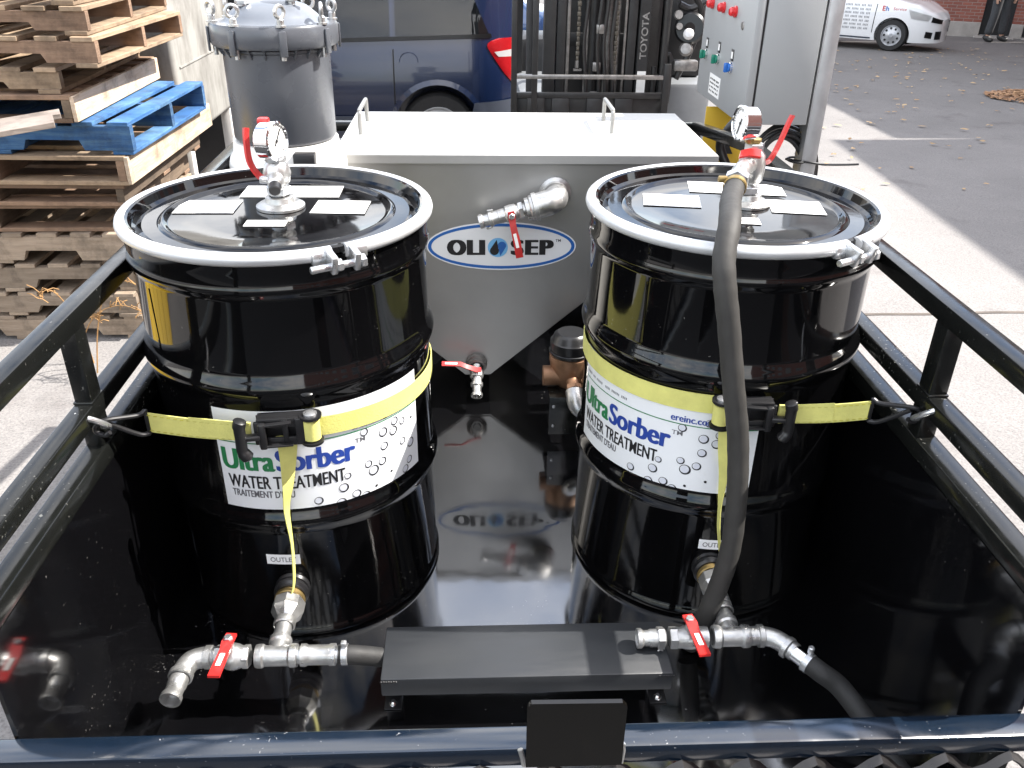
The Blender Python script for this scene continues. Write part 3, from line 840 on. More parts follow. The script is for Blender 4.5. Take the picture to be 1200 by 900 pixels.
el = bezier([(vx - .02, ty, ZM), (ex + .01, ty, ZM), (ex - .012, ty - .010, ZM), (ex - .020, ty - .034, ZM - .001), (ex - .021, ty - .045, ZM - .002)], 6)
mb.tube(el, .0195, 18)
mb.lathe([(.018, 0), (.0225, .001), (.0225, .012), (.0195, .013)], (vx - .036, ty, ZM), (-1, 0, 0), 20)
mb.lathe([(.018, 0), (.0225, .001), (.0225, .012), (.0195, .013)], (ex - .021, ty - .036, ZM - .001), (-.02, -1, -.02), 20); mb.build('elbow', M['galv'], mL)
mb = MB(); mb.lathe([(0, 0), (.0175, 0), (.018, .018), (.0165, .022), (.0165, .036), (.0195, .042), (.0195, .052), (.0165, .052), (.015, .035), (0, .034)], (ex - .0215, ty - .046, ZM - .002), (-.06, -1, -.03), 22); mb.build('camlock_end', M['galv'], mL)

# stub hose from left manifold into the covered channel
mb = MB(); pts = bezier([(ax + .115, ty, ZM), (ax + .145, ty + .002, ZM - .004), (ax + .172, ty + .012, .112), (ax + .20, ty + .022, .097), (ax + .26, 1.218, .093), (0.10, 1.218, .093)], 6)
mb.tube(pts, .0185, 18); tag(mb.build('rubber_hose', M['rubber_dark'], None), 'short black rubber hose from the left tee into the channel cover', 'hose')

# --- right outlet manifold
mR = thing('outlet_manifold', 'galvanised tee with red lever at the foot of the right drum by the hose', 'pipe fitting', (.49, 1.22, 0), 'outlet manifolds at the drum feet')
ZR = 0.140
bx = D2[0] - .034
mb = MB(); mb.lathe([(.026, -.01), (.034, 0), (.036, .006), (.034, .012), (.031, .013), (.036, .02), (.036, .026), (.031, .03), (0, .03)], (bx, D2[1] - DR + .004, ZR + .012), (0, -1, 0), 28); mb.build('bulkhead', M['plastic'], mR)
yf = D2[1] - DR - .026
mb = MB(); mb.lathe([(0, 0), (.028, 0), (.031, .004), (.031, .012), (.028, .014)], (bx, yf, ZR + .011), (0, -1, 0), 24); mb.build('brass_ring', M['brass'], mR)
mb = MB(); mb.lathe([(.026, 0), (.031, .003), (.031, .026), (.028, .032), (.021, .045), (.018, .048)], (bx, yf - .012, ZR + .009), (0, -1, -.05), 8); mb.build('reducer', M['galv'], mR, 20)
ry = 1.205
mb = MB(); mb.cyl((bx, yf - .055, ZR + .006), (bx, ry, ZR), .0165)
for k in range(3):
    mb.lathe([(.018, 0), (.0215, .002), (.0215, .012), (.0185, .014)], (bx, yf - .060 - k * .018, ZR + .005), (0, -1, -.04), 20)
mb.build('nipple', M['galv'], mR)
mb = MB()
mb.lathe([(.016, 0), (.0215, .001), (.0225, .006), (.0225, .014), (.0195, .018), (.0195, .056), (.0225, .060), (.0225, .068), (.0215, .073), (.016, .074)], (bx - .038, ry, ZR), (1, 0, 0), 22)
mb.lathe([(.019, 0), (.019, .026), (.022, .03), (.022, .040), (.018, .041)], (bx, ry, ZR), (0, 1, 0), 22)
mb.build('tee', M['galv'], mR)
vx2 = bx - .085
mb = MB(); mb.lathe([(.016, 0), (.021, .001), (.021, .012), (.023, .018), (.024, .028), (.023, .038), (.021, .044), (.021, .062), (.016, .063)], (vx2 - .025, ry, ZR), (1, 0, 0), 20)
mb.hexa((vx2 - .038, ry, ZR), (vx2 - .022, ry, ZR), .022); mb.hexa((vx2 + .024, ry, ZR), (vx2 + .036, ry, ZR), .021)
mb.cyl((vx2, ry, ZR), (vx2, ry, ZR + .042), .009, n=14); mb.build('valve_body', M['galv'], mR)
mb = MB(); lever_bar(mb, [(vx2 - .004, ry + .014, ZR + .044), (vx2, ry - .008, ZR + .045), (vx2 + .003, ry - .022, ZR + .038), (vx2 + .008, ry - .085, ZR + .040)], [.020, .022, .020, .022], .005, (0, .2, 1)); lv = mb.build('lever', M['red'], mR)
mb = MB(); mb.hexa((vx2 - .002, ry, ZR + .046), (vx2 - .002, ry, ZR + .053), .008); mb.build('lever_nut', M['zinc'], mR)
mb = MB(); lever_bar(mb, [(vx2 + .0035, ry - .032, ZR + .0425), (vx2 + .0065, ry - .062, ZR + .0433)], .009, .0008, (0, .1, 1)); mb.build('lever_print', M['paper'], lv, 0)
mb = MB(); mb.lathe([(.015, 0), (.0185, .002), (.0175, .012), (.0175, .03), (.0155, .034), (.0155, .044), (.0195, .048), (.0195, .056), (.0165, .056), (.015, .04), (0, .04)], (vx2 - .045, ry, ZR), (-1, 0, 0), 22)
mb.hexa((vx2 - .062, ry, ZR), (vx2 - .048, ry, ZR), .0225)
mb.tube([(vx2 - .055 + .006 * math.cos(a), ry - .012, ZR - .026 + .006 * math.sin(a)) for a in [2 * PI * i / 12 for i in range(12)]], .0018, 6, closed=True); mb.build('camlock_end', M['galv'], mR)
mb = MB()
el = bezier([(bx + .036, ry, ZR), (bx + .062, ry, ZR), (bx + .088, ry - .010, ZR - .001), (bx + .108, ry - .032, ZR - .004), (bx + .114, ry - .040, ZR - .005)], 6)
mb.tube(el, .0185, 18)
dv = Vector((.62, -.78, -.09)).normalized()
mb.lathe([(.018, 0), (.0225, .001), (.0225, .010), (.0195, .012)], (bx + .052, ry, ZR), (1, 0, 0), 20)
mb.lathe([(.018, 0), (.0225, .001), (.0225, .010), (.0195, .012)], Vector((bx + .100, ry - .024, ZR - .003)), dv, 20); mb.build('elbow', M['galv'], mR)
e0 = Vector((bx + .112, ry - .038, ZR - .005))
mb = MB(); mb.cyl(e0, e0 + dv * .04, .0165, .0165); mb.build('hose_tail', M['chrome'], mR)
mb = MB(); mb.lathe([(.0185, 0), (.0205, .001), (.0205, .012), (.0185, .013)], e0 + dv * .026, dv, 22); mb.cyl(e0 + dv * .032 + Vector((.004, .006, .018)), e0 + dv * .032 + Vector((.004, .006, .034)), .006, n=10, bev=.002); mb.build('hose_clamp', M['zinc'], mR)
mb = MB(); q = e0 + dv * .03
mb.tube(bezier([q, q + dv * .03, (bx + .185, ry - .105, .108), (bx + .225, 1.045, .070), (bx + .26, .98, .032), (bx + .29, .90, .023)], 7), .0195, 18)
tag(mb.build('rubber_hose', M['rubber_dark'], None), 'black rubber hose running from the right tee to the tail gate', 'hose')

# ------------------------------------------------------------------ channel cover box
cb = thing('channel_cover', 'low satin black sheet metal cover bolted across the trailer floor', 'cover', (.1, 1.22, 0))
mb = MB(); mb.box((-.181, 1.136, .074), (.372, 1.272, .118), .003)
mb.build('cover_shell', M['box_paint'], cb)
for x in (-.166, .360):
    mb = MB(); mb.box((x - .017, 1.166, .001), (x + .017, 1.205, .004), .001); mb.box((x - .017, 1.203, .004), (x + .017, 1.207, .075)); ft = mb.build('foot_tab', M['dark'], cb)
    mb = MB(); mb.lathe([(0, .008), (.004, .008), (.0065, .005), (.007, .001), (.0085, .001), (.0085, 0)], (x, 1.179, .004), n=14); mb.build('bolt', M['chrome'], ft)
    mb = MB()
    for k in range(7): mb.lathe([(0, .002), (.002, .0015), (.003, 0)], (x - .014 + k * .0046, 1.1358, .1115 + .0006 * (k % 2)), (0, -1, 0), 6)
    mb.build('weld_bead', M['dark'], ft)

# ------------------------------------------------------------------ separator tank
YT = 2.42
tk = thing('separator_tank', 'stainless hopper tank with a pale flat lid and oval blue logo', 'tank', (.1, 2.7, 0))
prof = [(-.385, .757), (-.385, .385), (-.03, .075), (.05, .075), (.69, .632), (.69, .757)]
mb = MB()
mb.prism([(x, YT + .004, z) for x, z in prof], (0, .57, 0))
mb.build('hopper', M['stainless'], tk, 0)
mb = MB(); mb.prism([(x, YT, z) for x, z in [(-.385, .7565), (-.385, .39), (-.03, .08), (.05, .08), (.69, .637), (.69, .7565)]], (0, .0035, 0)); mb.build('front_panel', M['stainless'], tk, 0)
mb = MB(); mb.box((-.393, YT - .008, .757), (.699, 3.005, .782), .002); ld = mb.build('lid', M['lid_white'], tk)
mb = MB(); mb.box((-.394, YT - .0105, .7575), (.700, YT - .0085, .7805)); mb.build('lid_edge', M['dark_edge'], ld)
for hx_ in (-.342, .4325):
    mb = MB()
    y0, y1 = (2.66, 2.85) if hx_ < 0 else (2.69, 2.878)
    mb.tube(bezier([(hx_, y0, .78), (hx_, y0, .835), (hx_, y0 + .006, .848), (hx_, y0 + .02, .852), (hx_, y1 - .02, .852), (hx_, y1 - .006, .848), (hx_, y1, .835), (hx_, y1, .78)], 4), .0065, 10)
    mb.build('lid_handle', M['handle'], ld)
for x in (-.36, .66):
    for y in (2.5, 2.95):
        mb = MB(); mb.box((x - .02, y - .02, .0), (x + .02, y + .02, .40 if x < 0 else .62)); mb.build('leg', M['rail_paint'], tk)
# oval logo
lx, lz, la, lb = .0825, .5095, .2225, .0745
def oval(mb, a, b, y, a2=None, b2=None):
    n = 64
    if a2 is None:
        mb.face([(lx + a * math.cos(2 * PI * i / n), y, lz + b * math.sin(2 * PI * i / n)) for i in range(n)])
    else:
        for i in range(n):
            t0, t1 = 2 * PI * i / n, 2 * PI * (i + 1) / n
            mb.face([(lx + a * math.cos(t0), y, lz + b * math.sin(t0)), (lx + a * math.cos(t1), y, lz + b * math.sin(t1)), (lx + a2 * math.cos(t1), y, lz + b2 * math.sin(t1)), (lx + a2 * math.cos(t0), y, lz + b2 * math.sin(t0))])
mb = MB(); mb.prism([(lx + la * math.cos(2 * PI * i / 64), YT - .0016, lz + lb * math.sin(2 * PI * i / 64)) for i in range(64)], (0, .0014, 0)); lg = mb.build('logo_plate', M['label'], tk, 0)
mb = MB(); oval(mb, la - .004, lb - .004, YT - .0021, la - .014, lb - .013); mb.build('logo_border', M['logo_blue'], lg, 0)
def flat_text(s, x0, z0, h, width, fat, m, y, parent, space=1.0):
    me, w = text_mesh(s, h, 1, 0.01, 0, space); k = (width - fat * h) / w
    bpy.data.meshes.remove(me)
    me, w = text_mesh(s, h, k, 0.01, 0, space)
    mb = MB()
    n = max(1, int(fat / .045 + .5))
    for q in range(n + 1):
        mb.merge(me, lambda p: (x0 + p.x + fat * h * q / n, y - .00008 * q, z0 + p.y))
    bpy.data.meshes.remove(me)
    return mb.build('lettering', m, parent, 0, fix=False)
flat_text('OLI', -.080, .4835, .046, .114, .24, M['ink_black'], YT - .0021, lg, 1.18)
flat_text('SEP', .1095, .4835, .046, .129, .22, M['ink_black'], YT - .0021, lg, 1.18)
flat_text('TM', .243, .524, .008, .016, .02, M['ink_black'], YT - .0021, lg)
dx, dz, dr = .0715, .506, .030
mb = MB(); n = 32; mb.face([(dx + dr * math.cos(2 * PI * i / n), YT - .0021, dz + dr * math.sin(2 * PI * i / n)) for i in range(n)]); mb.build('logo_disc', M['logo_sky'], lg, 0)
def drop(cx, cz, r, tip, y, rot):
    pts = []
    for i in range(25):
        t = R(-60 + 300 * i / 24 - 90 - 60 + 0)
        pts.append((r * math.cos(R(150 + 240 * i / 24)), r * math.sin(R(150 + 240 * i / 24))))
    pts.append((tip * .25, tip))
    return [(cx + x * math.cos(rot) - z * math.sin(rot), y, cz + x * math.sin(rot) + z * math.cos(rot)) for x, z in pts]
mb = MB(); mb.face(drop(dx - .010, dz - .010, .0135, .034, YT - .0026, 0.05)); mb.build('logo_drop', M['ink_black'], lg, 0)
mb = MB(); mb.face(drop(dx + .012, dz + .006, .0125, .032, YT - .0026, PI + .1)); mb.build('logo_drop', M['logo_blue'], lg, 0)

# upper outlet with elbow, valve and red handle
uo = thing('tank_outlet', 'galvanised elbow and camlock valve with hanging red lever above the oval logo', 'pipe fitting', (.22, 2.4, .66))
mb = MB(); mb.lathe([(.046, 0), (.046, .006), (.036, .010), (.036, .030)], (.236, YT, .672), (0, -1, 0), 26)
mb.tube(bezier([(.236, YT - .02, .672), (.234, YT - .05, .670), (.216, YT - .068, .664), (.19, YT - .072, .657), (.165, YT - .073, .650)], 6), [.035] * 6 + [.036] * 18 + [.034], 20); mb.build('elbow', M['galv'], uo)
d_ = Vector((-1, -.03, -.27)).normalized(); o_ = Vector((.182, YT - .073, .654))
mb = MB(); mb.lathe([(.03, 0), (.040, .001), (.040, .012), (.036, .014), (.036, .020), (.032, .024), (.032, .034), (.024, .036)], o_, d_, 22); mb.build('collar', M['galv'], uo)
mb = MB(); mb.lathe([(.018, 0), (.020, .03), (.024, .034), (.025, .048), (.024, .062), (.020, .066), (.020, .085), (.017, .087)], o_ + d_ * .03, d_, 20); mb.hexa(o_ + d_ * .042, o_ + d_ * .056, .025)
mb.cyl(o_ + d_ * .078, o_ + d_ * .078 + Vector((0, -.03, .002)), .009, n=12); mb.build('valve_body', M['galv'], uo)
mb = MB(); mb.lathe([(.016, 0), (.019, .002), (.019, .018), (.022, .02), (.022, .028), (.017, .030), (.017, .044), (.0205, .048), (.0205, .058), (.016, .058), (.014, .04), (0, .04)], o_ + d_ * .114, d_, 20)
for s_ in (-1, 1): mb.bar(o_ + d_ * .132 + Vector((0, 0, .024 * s_)), o_ + d_ * .150 + Vector((0, 0, .026 * s_)), .008, .006)
mb.build('camlock_end', M['galv'], uo)
pv = o_ + d_ * .078 + Vector((0, -.030, .002))
mb = MB(); lever_bar(mb, [pv + Vector((-.003, 0, .012)), pv, pv + Vector((.003, -.004, -.022)), pv + Vector((.016, -.012, -.075)), pv + Vector((.024, -.014, -.118))], [.018, .021, .018, .021, .021], .005, (0, -1, 0.1)); lv = mb.build('lever', M['red'], uo)
mb = MB(); mb.hexa(pv + Vector((0, -.003, 0)), pv + Vector((0, -.010, 0)), .009); mb.build('lever_nut', M['zinc'], uo)
mb = MB(); lever_bar(mb, [pv + Vector((.0085, -.0115, -.048)), pv + Vector((.018, -.0162, -.088))], .009, .001, (0, -1, .1)); mb.build('lever_print', M['paper'], lv, 0)

# drain valve at the hopper tip
dv_ = thing('drain_valve', 'small ball valve with red lever pointing left under the hopper tip', 'valve', (.005, 2.4, .1))
c0 = Vector((.006, YT, .120)); dd = Vector((0, -.80, -.60)).normalized()
mb = MB(); mb.lathe([(.034, 0), (.034, .012), (.028, .014), (.028, .026), (.022, .028)], c0, (0, -1, -.15), 22); mb.build('socket', M['steel'], dv_)
c1 = c0 + Vector((0, -.028, -.006))
mb = MB(); mb.lathe([(.016, -.01), (.016, .006), (.021, .008), (.023, .02), (.021, .032), (.016, .036), (.016, .05), (.0195, .052), (.0195, .062), (.014, .064), (.014, .085), (.018, .088), (.018, .098), (.014, .098), (.012, .08), (0, .08)], c1, dd, 18)
mb.cyl(c1 + dd * .02, c1 + dd * .02 + Vector((0, -.018, .024)), .008, n=12); mb.build('valve_body', M['galv'], dv_)
p_ = c1 + dd * .02 + Vector((0, -.018, .024))
mb = MB(); lever_bar(mb, [p_ + Vector((.014, 0, 0)), p_, p_ + Vector((-.03, -.002, .012)), p_ + Vector((-.05, -.003, .022)), p_ + Vector((-.108, -.003, .024))], [.015, .017, .014, .015, .015], .005, (0, -.6, .8)); lv = mb.build('lever', M['red'], dv_)
mb = MB(); lever_bar(mb, [p_ + Vector((-.06, -.0055, .0262)), p_ + Vector((-.098, -.0055, .0272))], .007, .0008, (0, -.6, .8)); mb.build('lever_print', M['paper'], lv, 0)

# water meter on its bracket by the right drum
wm = thing('water_meter', 'bronze meter body with a black cap and silver elbow between tank and right drum', 'meter', (.28, 2.2, 0))
bk = MB(); bk.box((.215, 2.13, .150), (.36, 2.31, .155), .001); bk.box((.215, 2.128, .03), (.36, 2.132, .155), .001); bkt = bk.build('bracket', M['rail_paint'], wm)
for q in ((.228, .06), (.228, .125)):
    mb = MB(); mb.lathe([(0, .004), (.004, .003), (.005, 0)], (q[0], 2.128, q[1]), (0, -1, 0), 10); mb.build('bolt', M['zinc'], bkt)
mb = MB(); mb.lathe([(0, .156), (.034, .156), (.044, .170), (.052, .195), (.058, .225), (.061, .240), (.061, .255), (.056, .257), (0, .257)], (.279, 2.21, 0), n=28)
mb.cyl((.20, 2.20, .190), (.36, 2.20, .190), .030, n=20); mb.hexa((.33, 2.20, .19), (.35, 2.20, .19), .036); mb.build('meter_body', M['bronze'], wm)
mb = MB(); mb.lathe([(0, .257), (.057, .257), (.060, .262), (.060, .300), (.054, .306), (.050, .318), (.040, .326), (0, .328)], (.279, 2.21, 0), n=32); mb.tube([(.279 + .060 * math.cos(2 * PI * i / 30), 2.21 + .060 * math.sin(2 * PI * i / 30), .268) for i in range(30)], .003, 6, closed=True); mb.build('cap', M['plastic'], wm)
mb = MB(); mb.cyl((.284, 2.165, .190), (.286, 2.135, .172), .019, n=16); mb.hexa((.285, 2.150, .182), (.286, 2.138, .174), .024); mb.build('outlet_nut', M['bronze'], wm)
mb = MB(); mb.tube(bezier([(.286, 2.138, .172), (.288, 2.115, .155), (.296, 2.100, .138), (.318, 2.095, .128), (.335, 2.095, .126)], 5), .025, 18); mb.lathe([(.024, 0), (.029, .001), (.029, .012), (.024, .013)], (.322, 2.095, .127), (1, 0, 0), 18); mb.build('pipe_elbow', M['galv'], wm)

# ------------------------------------------------------------------ ratchet straps
def strap(c, hook, label, side, az_r, wrap_to, tail, hook_z, zr):
    """side -1: hook at left wall; webbing runs hook -> ratchet on the drum -> round the drum"""
    s = thing('ratchet_strap', label, 'strap', (hook[0], hook[1], hook[2]), 'yellow ratchet straps holding the drums')
    nr = drum_pt((0, 0), az_r, 0, 1)
    tn = Vector((math.cos(R(az_r)), math.sin(R(az_r)), 0))
    rc = drum_pt(c, az_r, zr, DR + .018)
    # straight webbing
    w0 = Vector(hook) + Vector((-side * .055, .05, -.022))
    end = rc + tn * (side * .062) + nr * .004
    mb = MB()
    pts = [w0.lerp(end, t) for t in [i / 14 for i in range(15)]]
    nn = (end - w0).cross(Vector((0, 0, 1))) * (1 if side < 0 else -1)
    if nn.y > 0: nn = -nn
    mb.strip([p + Vector((0, 0, -.004 * math.sin(PI * i / 14))) for i, p in enumerate(pts)], nn, .040, .0022)
    a_ = w0.lerp(end, .40); b_ = w0.lerp(end, .99)
    mb.strip([a_.lerp(b_, i / 6) + nn.normalized() * .0025 for i in range(7)], nn, .0395, .002)
    wb = mb.build('webbing', M['webbing'], s)
    mb = MB()
    up_ = Vector((0, 0, 1))
    for sg in (-1, 1):
        k = 0
        L = (end - w0).length
        nd = int(L / .011)
        for i in range(nd):
            p = w0.lerp(end, (i + .2) / nd) + nn.normalized() * .0032 + up_ * (sg * .0160) ; q_ = w0.lerp(end, (i + .75) / nd) + nn.normalized() * .0032 + up_ * (sg * .0160)
            p.z -= .004 * math.sin(PI * i / nd); q_.z -= .004 * math.sin(PI * i / nd)
            mb.bar(p, q_, .0011, .0006, nn, 0)
    tag(mb.build('stitching', M['stitch'], wb, 0), kind='stuff')
    # round the drum
    mb = MB()
    N = 70
    a0 = az_r - side * (-9 if False else 9)
    aw = [a0 - side * 0 + (wrap_to - a0) * i / N for i in range(N + 1)]
    zz = [zr + (-.013 if side < 0 else .004) + hook_z * min(1, abs(a - a0) / 90.0) for a in aw]
    mb.strip([drum_pt(c, a, z, DR + .0035) for a, z in zip(aw, zz)], [drum_pt((0, 0), a, 0, 1) for a in aw], .040, .0022)
    b = mb.build('band', M['webbing'], s)
    # ratchet
    mb = MB()
    for sg in (-1, 1):
        zc = zr + sg * .027
        mb.bar(rc - tn * (side * .052) + Vector((0, 0, zc - zr)), rc + tn * (side * .050) + Vector((0, 0, zc - zr)), .026, .0035, (0, 0, 1), .001)
        mb.cyl(rc - tn * (side * .046) + nr * .006 + Vector((0, 0, zc - zr - .002)), rc - tn * (side * .046) + nr * .006 + Vector((0, 0, zc - zr + .003)), .021, n=20)
    mb.bar(rc + tn * (side * .000) + nr * .014 + Vector((0, 0, -.027)), rc + tn * (side * .000) + nr * .014 + Vector((0, 0, .027)), .010, .004, nr, .001)
    mb.bar(rc + tn * (side * .050) + nr * .012 + Vector((0, 0, -.024)), rc + tn * (side * .050) + nr * .012 + Vector((0, 0, .024)), .012, .006, nr, .002)
    mb.bar(rc - tn * (side * .030) + nr * -.004, rc + tn * (side * .052) - nr * .004, .004, .058, (0, 0, 1), .001)
    for sg in (-1, 1):
        mb.bar(rc - tn * (side * .026) + nr * .012 + Vector((0, 0, sg * .020)), rc + tn * (side * .050) + nr * .012 + Vector((0, 0, sg * .020)), .005, .018, (0, 0, 1), .001)
    mb.bar(rc - tn * (side * .026) + nr * .012 + Vector((0, 0, -.028)), rc - tn * (side * .026) + nr * .012 + Vector((0, 0, .028)), .016, .010, nr, .002)
    rb = mb.build('ratchet_frame', M['plastic'], s)
    mb = MB()
    p0 = rc - tn * (side * .046) + nr * .006
    mb.cyl(p0 + Vector((0, 0, -.030)), p0 + Vector((0, 0, .0315)), .0085, n=14)
    mb.lathe([(.013, 0), (.013, .003), (.006, .006), (0, .006)], p0 + Vector((0, 0, .030)), n=12); mb.build('ratchet_spool', M['zinc'], rb)
    mb = MB(); mb.lathe([(.009, -.021), (.0165, -.020), (.0165, .020), (.009, .021)], p0, n=18); mb.build('spool_webbing', M['webbing'], rb)
    # handle: yoke and T grip
    mb = MB()
    h0 = rc + nr * .020
    for sg in (-1, 1):
        mb.bar(h0 - tn * (side * .012) + Vector((0, 0, sg * .0235)), h0 + tn * (side * .040) + nr * .004 + Vector((0, 0, sg * .022)), .010, .004, (0, 0, 1), .001)
    mb.bar(h0 + tn * (side * .040) + nr * .004 + Vector((0, 0, -.027)), h0 + tn * (side * .040) + nr * .004 + Vector((0, 0, .027)), .014, .012, nr, .004)
    mb.bar(h0 + tn * (side * .044) + nr * .004, h0 + tn * (side * .080) + nr * .006, .016, .010, (0, 0, 1), .003)
    yk = mb.build('ratchet_handle', M['plastic'], s)
    mb = MB(); gp = h0 + tn * (side * .078) + nr * .008
    mb.tube(bezier([gp + Vector((0, 0, .040)) + tn * (-side * .004), gp + Vector((0, 0, .026)), gp, gp + Vector((0, 0, -.026)), gp + Vector((0, 0, -.044)) + tn * (-side * .010)], 5), [.007] + [.0120] * 5 + [.0105] * 10 + [.0120] * 4 + [.0075], 12)
    mb.build('grip', M['plastic'], yk)
    # loose tail hanging from the spool
    mb = MB(); tp = bezier(tail, 6)
    nb = []
    for i, p in enumerate(tp):
        t = i / (len(tp) - 1)
        a = R(az_r - side * (12 + 62 * min(1.0, t * 1.5)))
        nb.append((math.sin(a) , -math.cos(a), 0.0))
    mb.strip(tp, nb, [.040 - .028 * min(1, 1.6 * i / (len(tp) - 1)) for i in range(len(tp))], .0016)
    mb.build('loose_tail', M['webbing'], s)
    # hook on the rail
    H = Vector(hook)
    mb = MB()
    mb.tube(bezier([w0 + Vector((0, 0, .024)), w0 + Vector((side * .012, -.01, .020)), H + Vector((-side * .006, 0.006, .010)), H + Vector((side * .012, 0, .004)), H + Vector((side * .016, 0, -.010)), H + Vector((side * .002, 0, -.018)), H + Vector((-side * .008, 0.0, -.012))], 5), .0045, 10)
    mb.tube(bezier([w0 + Vector((0, 0, -.024)), w0 + Vector((side * .016, -.012, -.018)), H + Vector((-side * .002, .006, .004))], 5), .0045, 10)
    mb.bar(w0 + Vector((0, 0, -.026)), w0 + Vector((0, 0, .026)), .007, .007)
    mb.build('wire_hook', M['dark'], s)
    return s
strap(D1, (-.650, 1.300, .578), 'yellow ratchet strap hooked to the left rail and buckled over the left drum label', -1, 6.5, 176, [(-.350, 1.358, .520), (-.352, 1.352, .47), (-.358, 1.346, .41), (-.368, 1.352, .35), (-.366, 1.348, .27), (-.366, 1.33, .20), (-.372, 1.322, .165)], -.012, .537)
strap(D2, (.808, 1.318, .578), 'yellow ratchet strap hooked to the right rail and buckled behind the hanging hose', 1, -3.0, -176, [(.492, 1.388, .512), (.491, 1.384, .46), (.494, 1.382, .40), (.497, 1.384, .33), (.500, 1.376, .27), (.510, 1.37, .21)], -.006, .545)
for k, (x, sgn, lab) in enumerate(((-.650, -1, 'steel shackle ring on the left rail holding the strap hook'), (.808, 1, 'steel shackle ring on the right rail holding the strap hook'))):
    mb = MB()
    p = Vector((x + sgn * .022, 1.295, .588))
    mb.tube(bezier([p + Vector((sgn * .008, -.024, .03)), p + Vector((-sgn * .020, -.020, .018)), p + Vector((-sgn * .030, 0, -.004)), p + Vector((-sgn * .026, .012, -.014)), p + Vector((-sgn * .006, .020, -.018)), p + Vector((sgn * .010, .022, -.02))], 5), .0052, 10)
    tag(mb.build('shackle', M['zinc'], None), lab, 'shackle', 'strap shackles on the side rails')

# ------------------------------------------------------------------ filter vessel
VX, VY = -.497, 2.33
fv = thing('filter_vessel', 'dark grey plastic filter housing with bolted domed lid on a cream base', 'filter', (VX, VY, 0))
mb = MB(); mb.lathe([(0, .0), (.155, .0), (.155, .78), (.150, .80), (.140, .815), (.137, .845), (0, .846)], (VX, VY, 0.002), n=48); bs = mb.build('base', M['cream'], fv)
mb = MB(); mb.lathe([(0, .846), (.128, .847), (.132, .855), (.133, 1.066), (.139, 1.070), (0.139, 1.075), (0, 1.076)], (VX, VY, 0.003), n=56); sh = mb.build('shell', M['pvc'], fv)
for k in range(24):
    mb = MB()
    a = 2 * PI * k / 24
    p = Vector((VX + .134 * math.cos(a), VY + .134 * math.sin(a), 0))
    mb.prism([p + Vector((0, 0, 1.058)) + Vector((-.002 * math.sin(a), .002 * math.cos(a), 0)), p + Vector((0, 0, 1.082)) + Vector((-.002 * math.sin(a), .002 * math.cos(a), 0)), p + Vector((.016 * math.cos(a), .016 * math.sin(a), 1.082)) + Vector((-.002 * math.sin(a), .002 * math.cos(a), 0))], (.004 * math.sin(a), -.004 * math.cos(a), 0))
    mb.build('shell_rib', M['pvc'], sh, 0)
mb = MB(); mb.lathe([(.134, 1.082), (.154, 1.082), (.158, 1.088), (.158, 1.128), (.154, 1.134), (.13, 1.135)], (VX, VY, 0.0), n=56); fl = mb.build('flange', M['pvc'], fv)
mb = MB(); mb.lathe([(.133, 1.134), (.120, 1.138), (.11, 1.150), (.085, 1.170), (.05, 1.182), (0, 1.186)], (VX, VY, 0.0), n=48); dm = mb.build('domed_lid', M['pvc_lid'], fv)
for k in range(8):
    a = R(-72 + 45 * k)
    p = Vector((VX + .147 * math.cos(a), VY + .147 * math.sin(a), 1.134))
    mb = MB()
    mb.cyl(p + Vector((0, 0, -.075)), p + Vector((0, 0, .02)), .006, n=10); mb.lathe([(0.013, 0), (.013, .004), (.009, .005), (.009, .016), (.006, .02)], p, n=12)
    cc = p + Vector((0, 0, .033))
    tdir = Vector((-math.sin(a + .6), math.cos(a + .6), 0))
    mb.tube([cc + tdir * (.0135 * math.cos(t)) + Vector((0, 0, .0135 * math.sin(t))) for t in [2 * PI * i / 16 for i in range(16)]], .0048, 8, closed=True)
    mb.build('eye_bolt', M['galv'], fl)
    mb = MB(); mb.bar(p + Vector((.014 * math.cos(a), .014 * math.sin(a), -.066)), p + Vector((.014 * math.cos(a), .014 * math.sin(a), -.008)), .018, .006, (math.cos(a), math.sin(a), 0), .003); mb.build('flange_lug', M['pvc'], fl)
vc = Vector((VX + .055, VY - .03, 1.17))
mb = MB(); mb.cyl(vc, vc + Vector((0, 0, .035)), .009, n=12); mb.hexa(vc + Vector((0, 0, .012)), vc + Vector((0, 0, .022)), .015); mb.build('vent_fitting', M['galv'], fv)
ga = gauge(fv, vc + Vector((.004, -.01, .055)), (.3, -.8, .5), .027, .02, 60)
mb = MB(); lever_bar(mb, [vc + Vector((.028, -.012, .026)), vc + Vector((.05, -.014, .03))], .014, .006, (0, -.6, 1)); mb.build('vent_lever', M['red'], fv)
mb = MB(); lever_bar(mb, [vc + Vector((-.012, -.022, .034)), vc + Vector((.008, -.024, .034))], .014, .006, (0, -.6, 1)); mb.build('gauge_patch', M['green_knob'], fv)
mb = MB(); mb.cyl((VX - .06, VY - .05, 1.17), (VX - .06, VY - .05, 1.20), .012, n=12, bev=.002); mb.hexa((VX - .06, VY - .05, 1.176), (VX - .06, VY - .05, 1.186), .018); mb.build('vent_plug', M['zinc'], fv)
mb = MB(); mb.box((VX + .045, VY - .1645, .77), (VX + .098, VY - .130, .84), .002); mb.build('base_plate', M['ink_black'], bs)

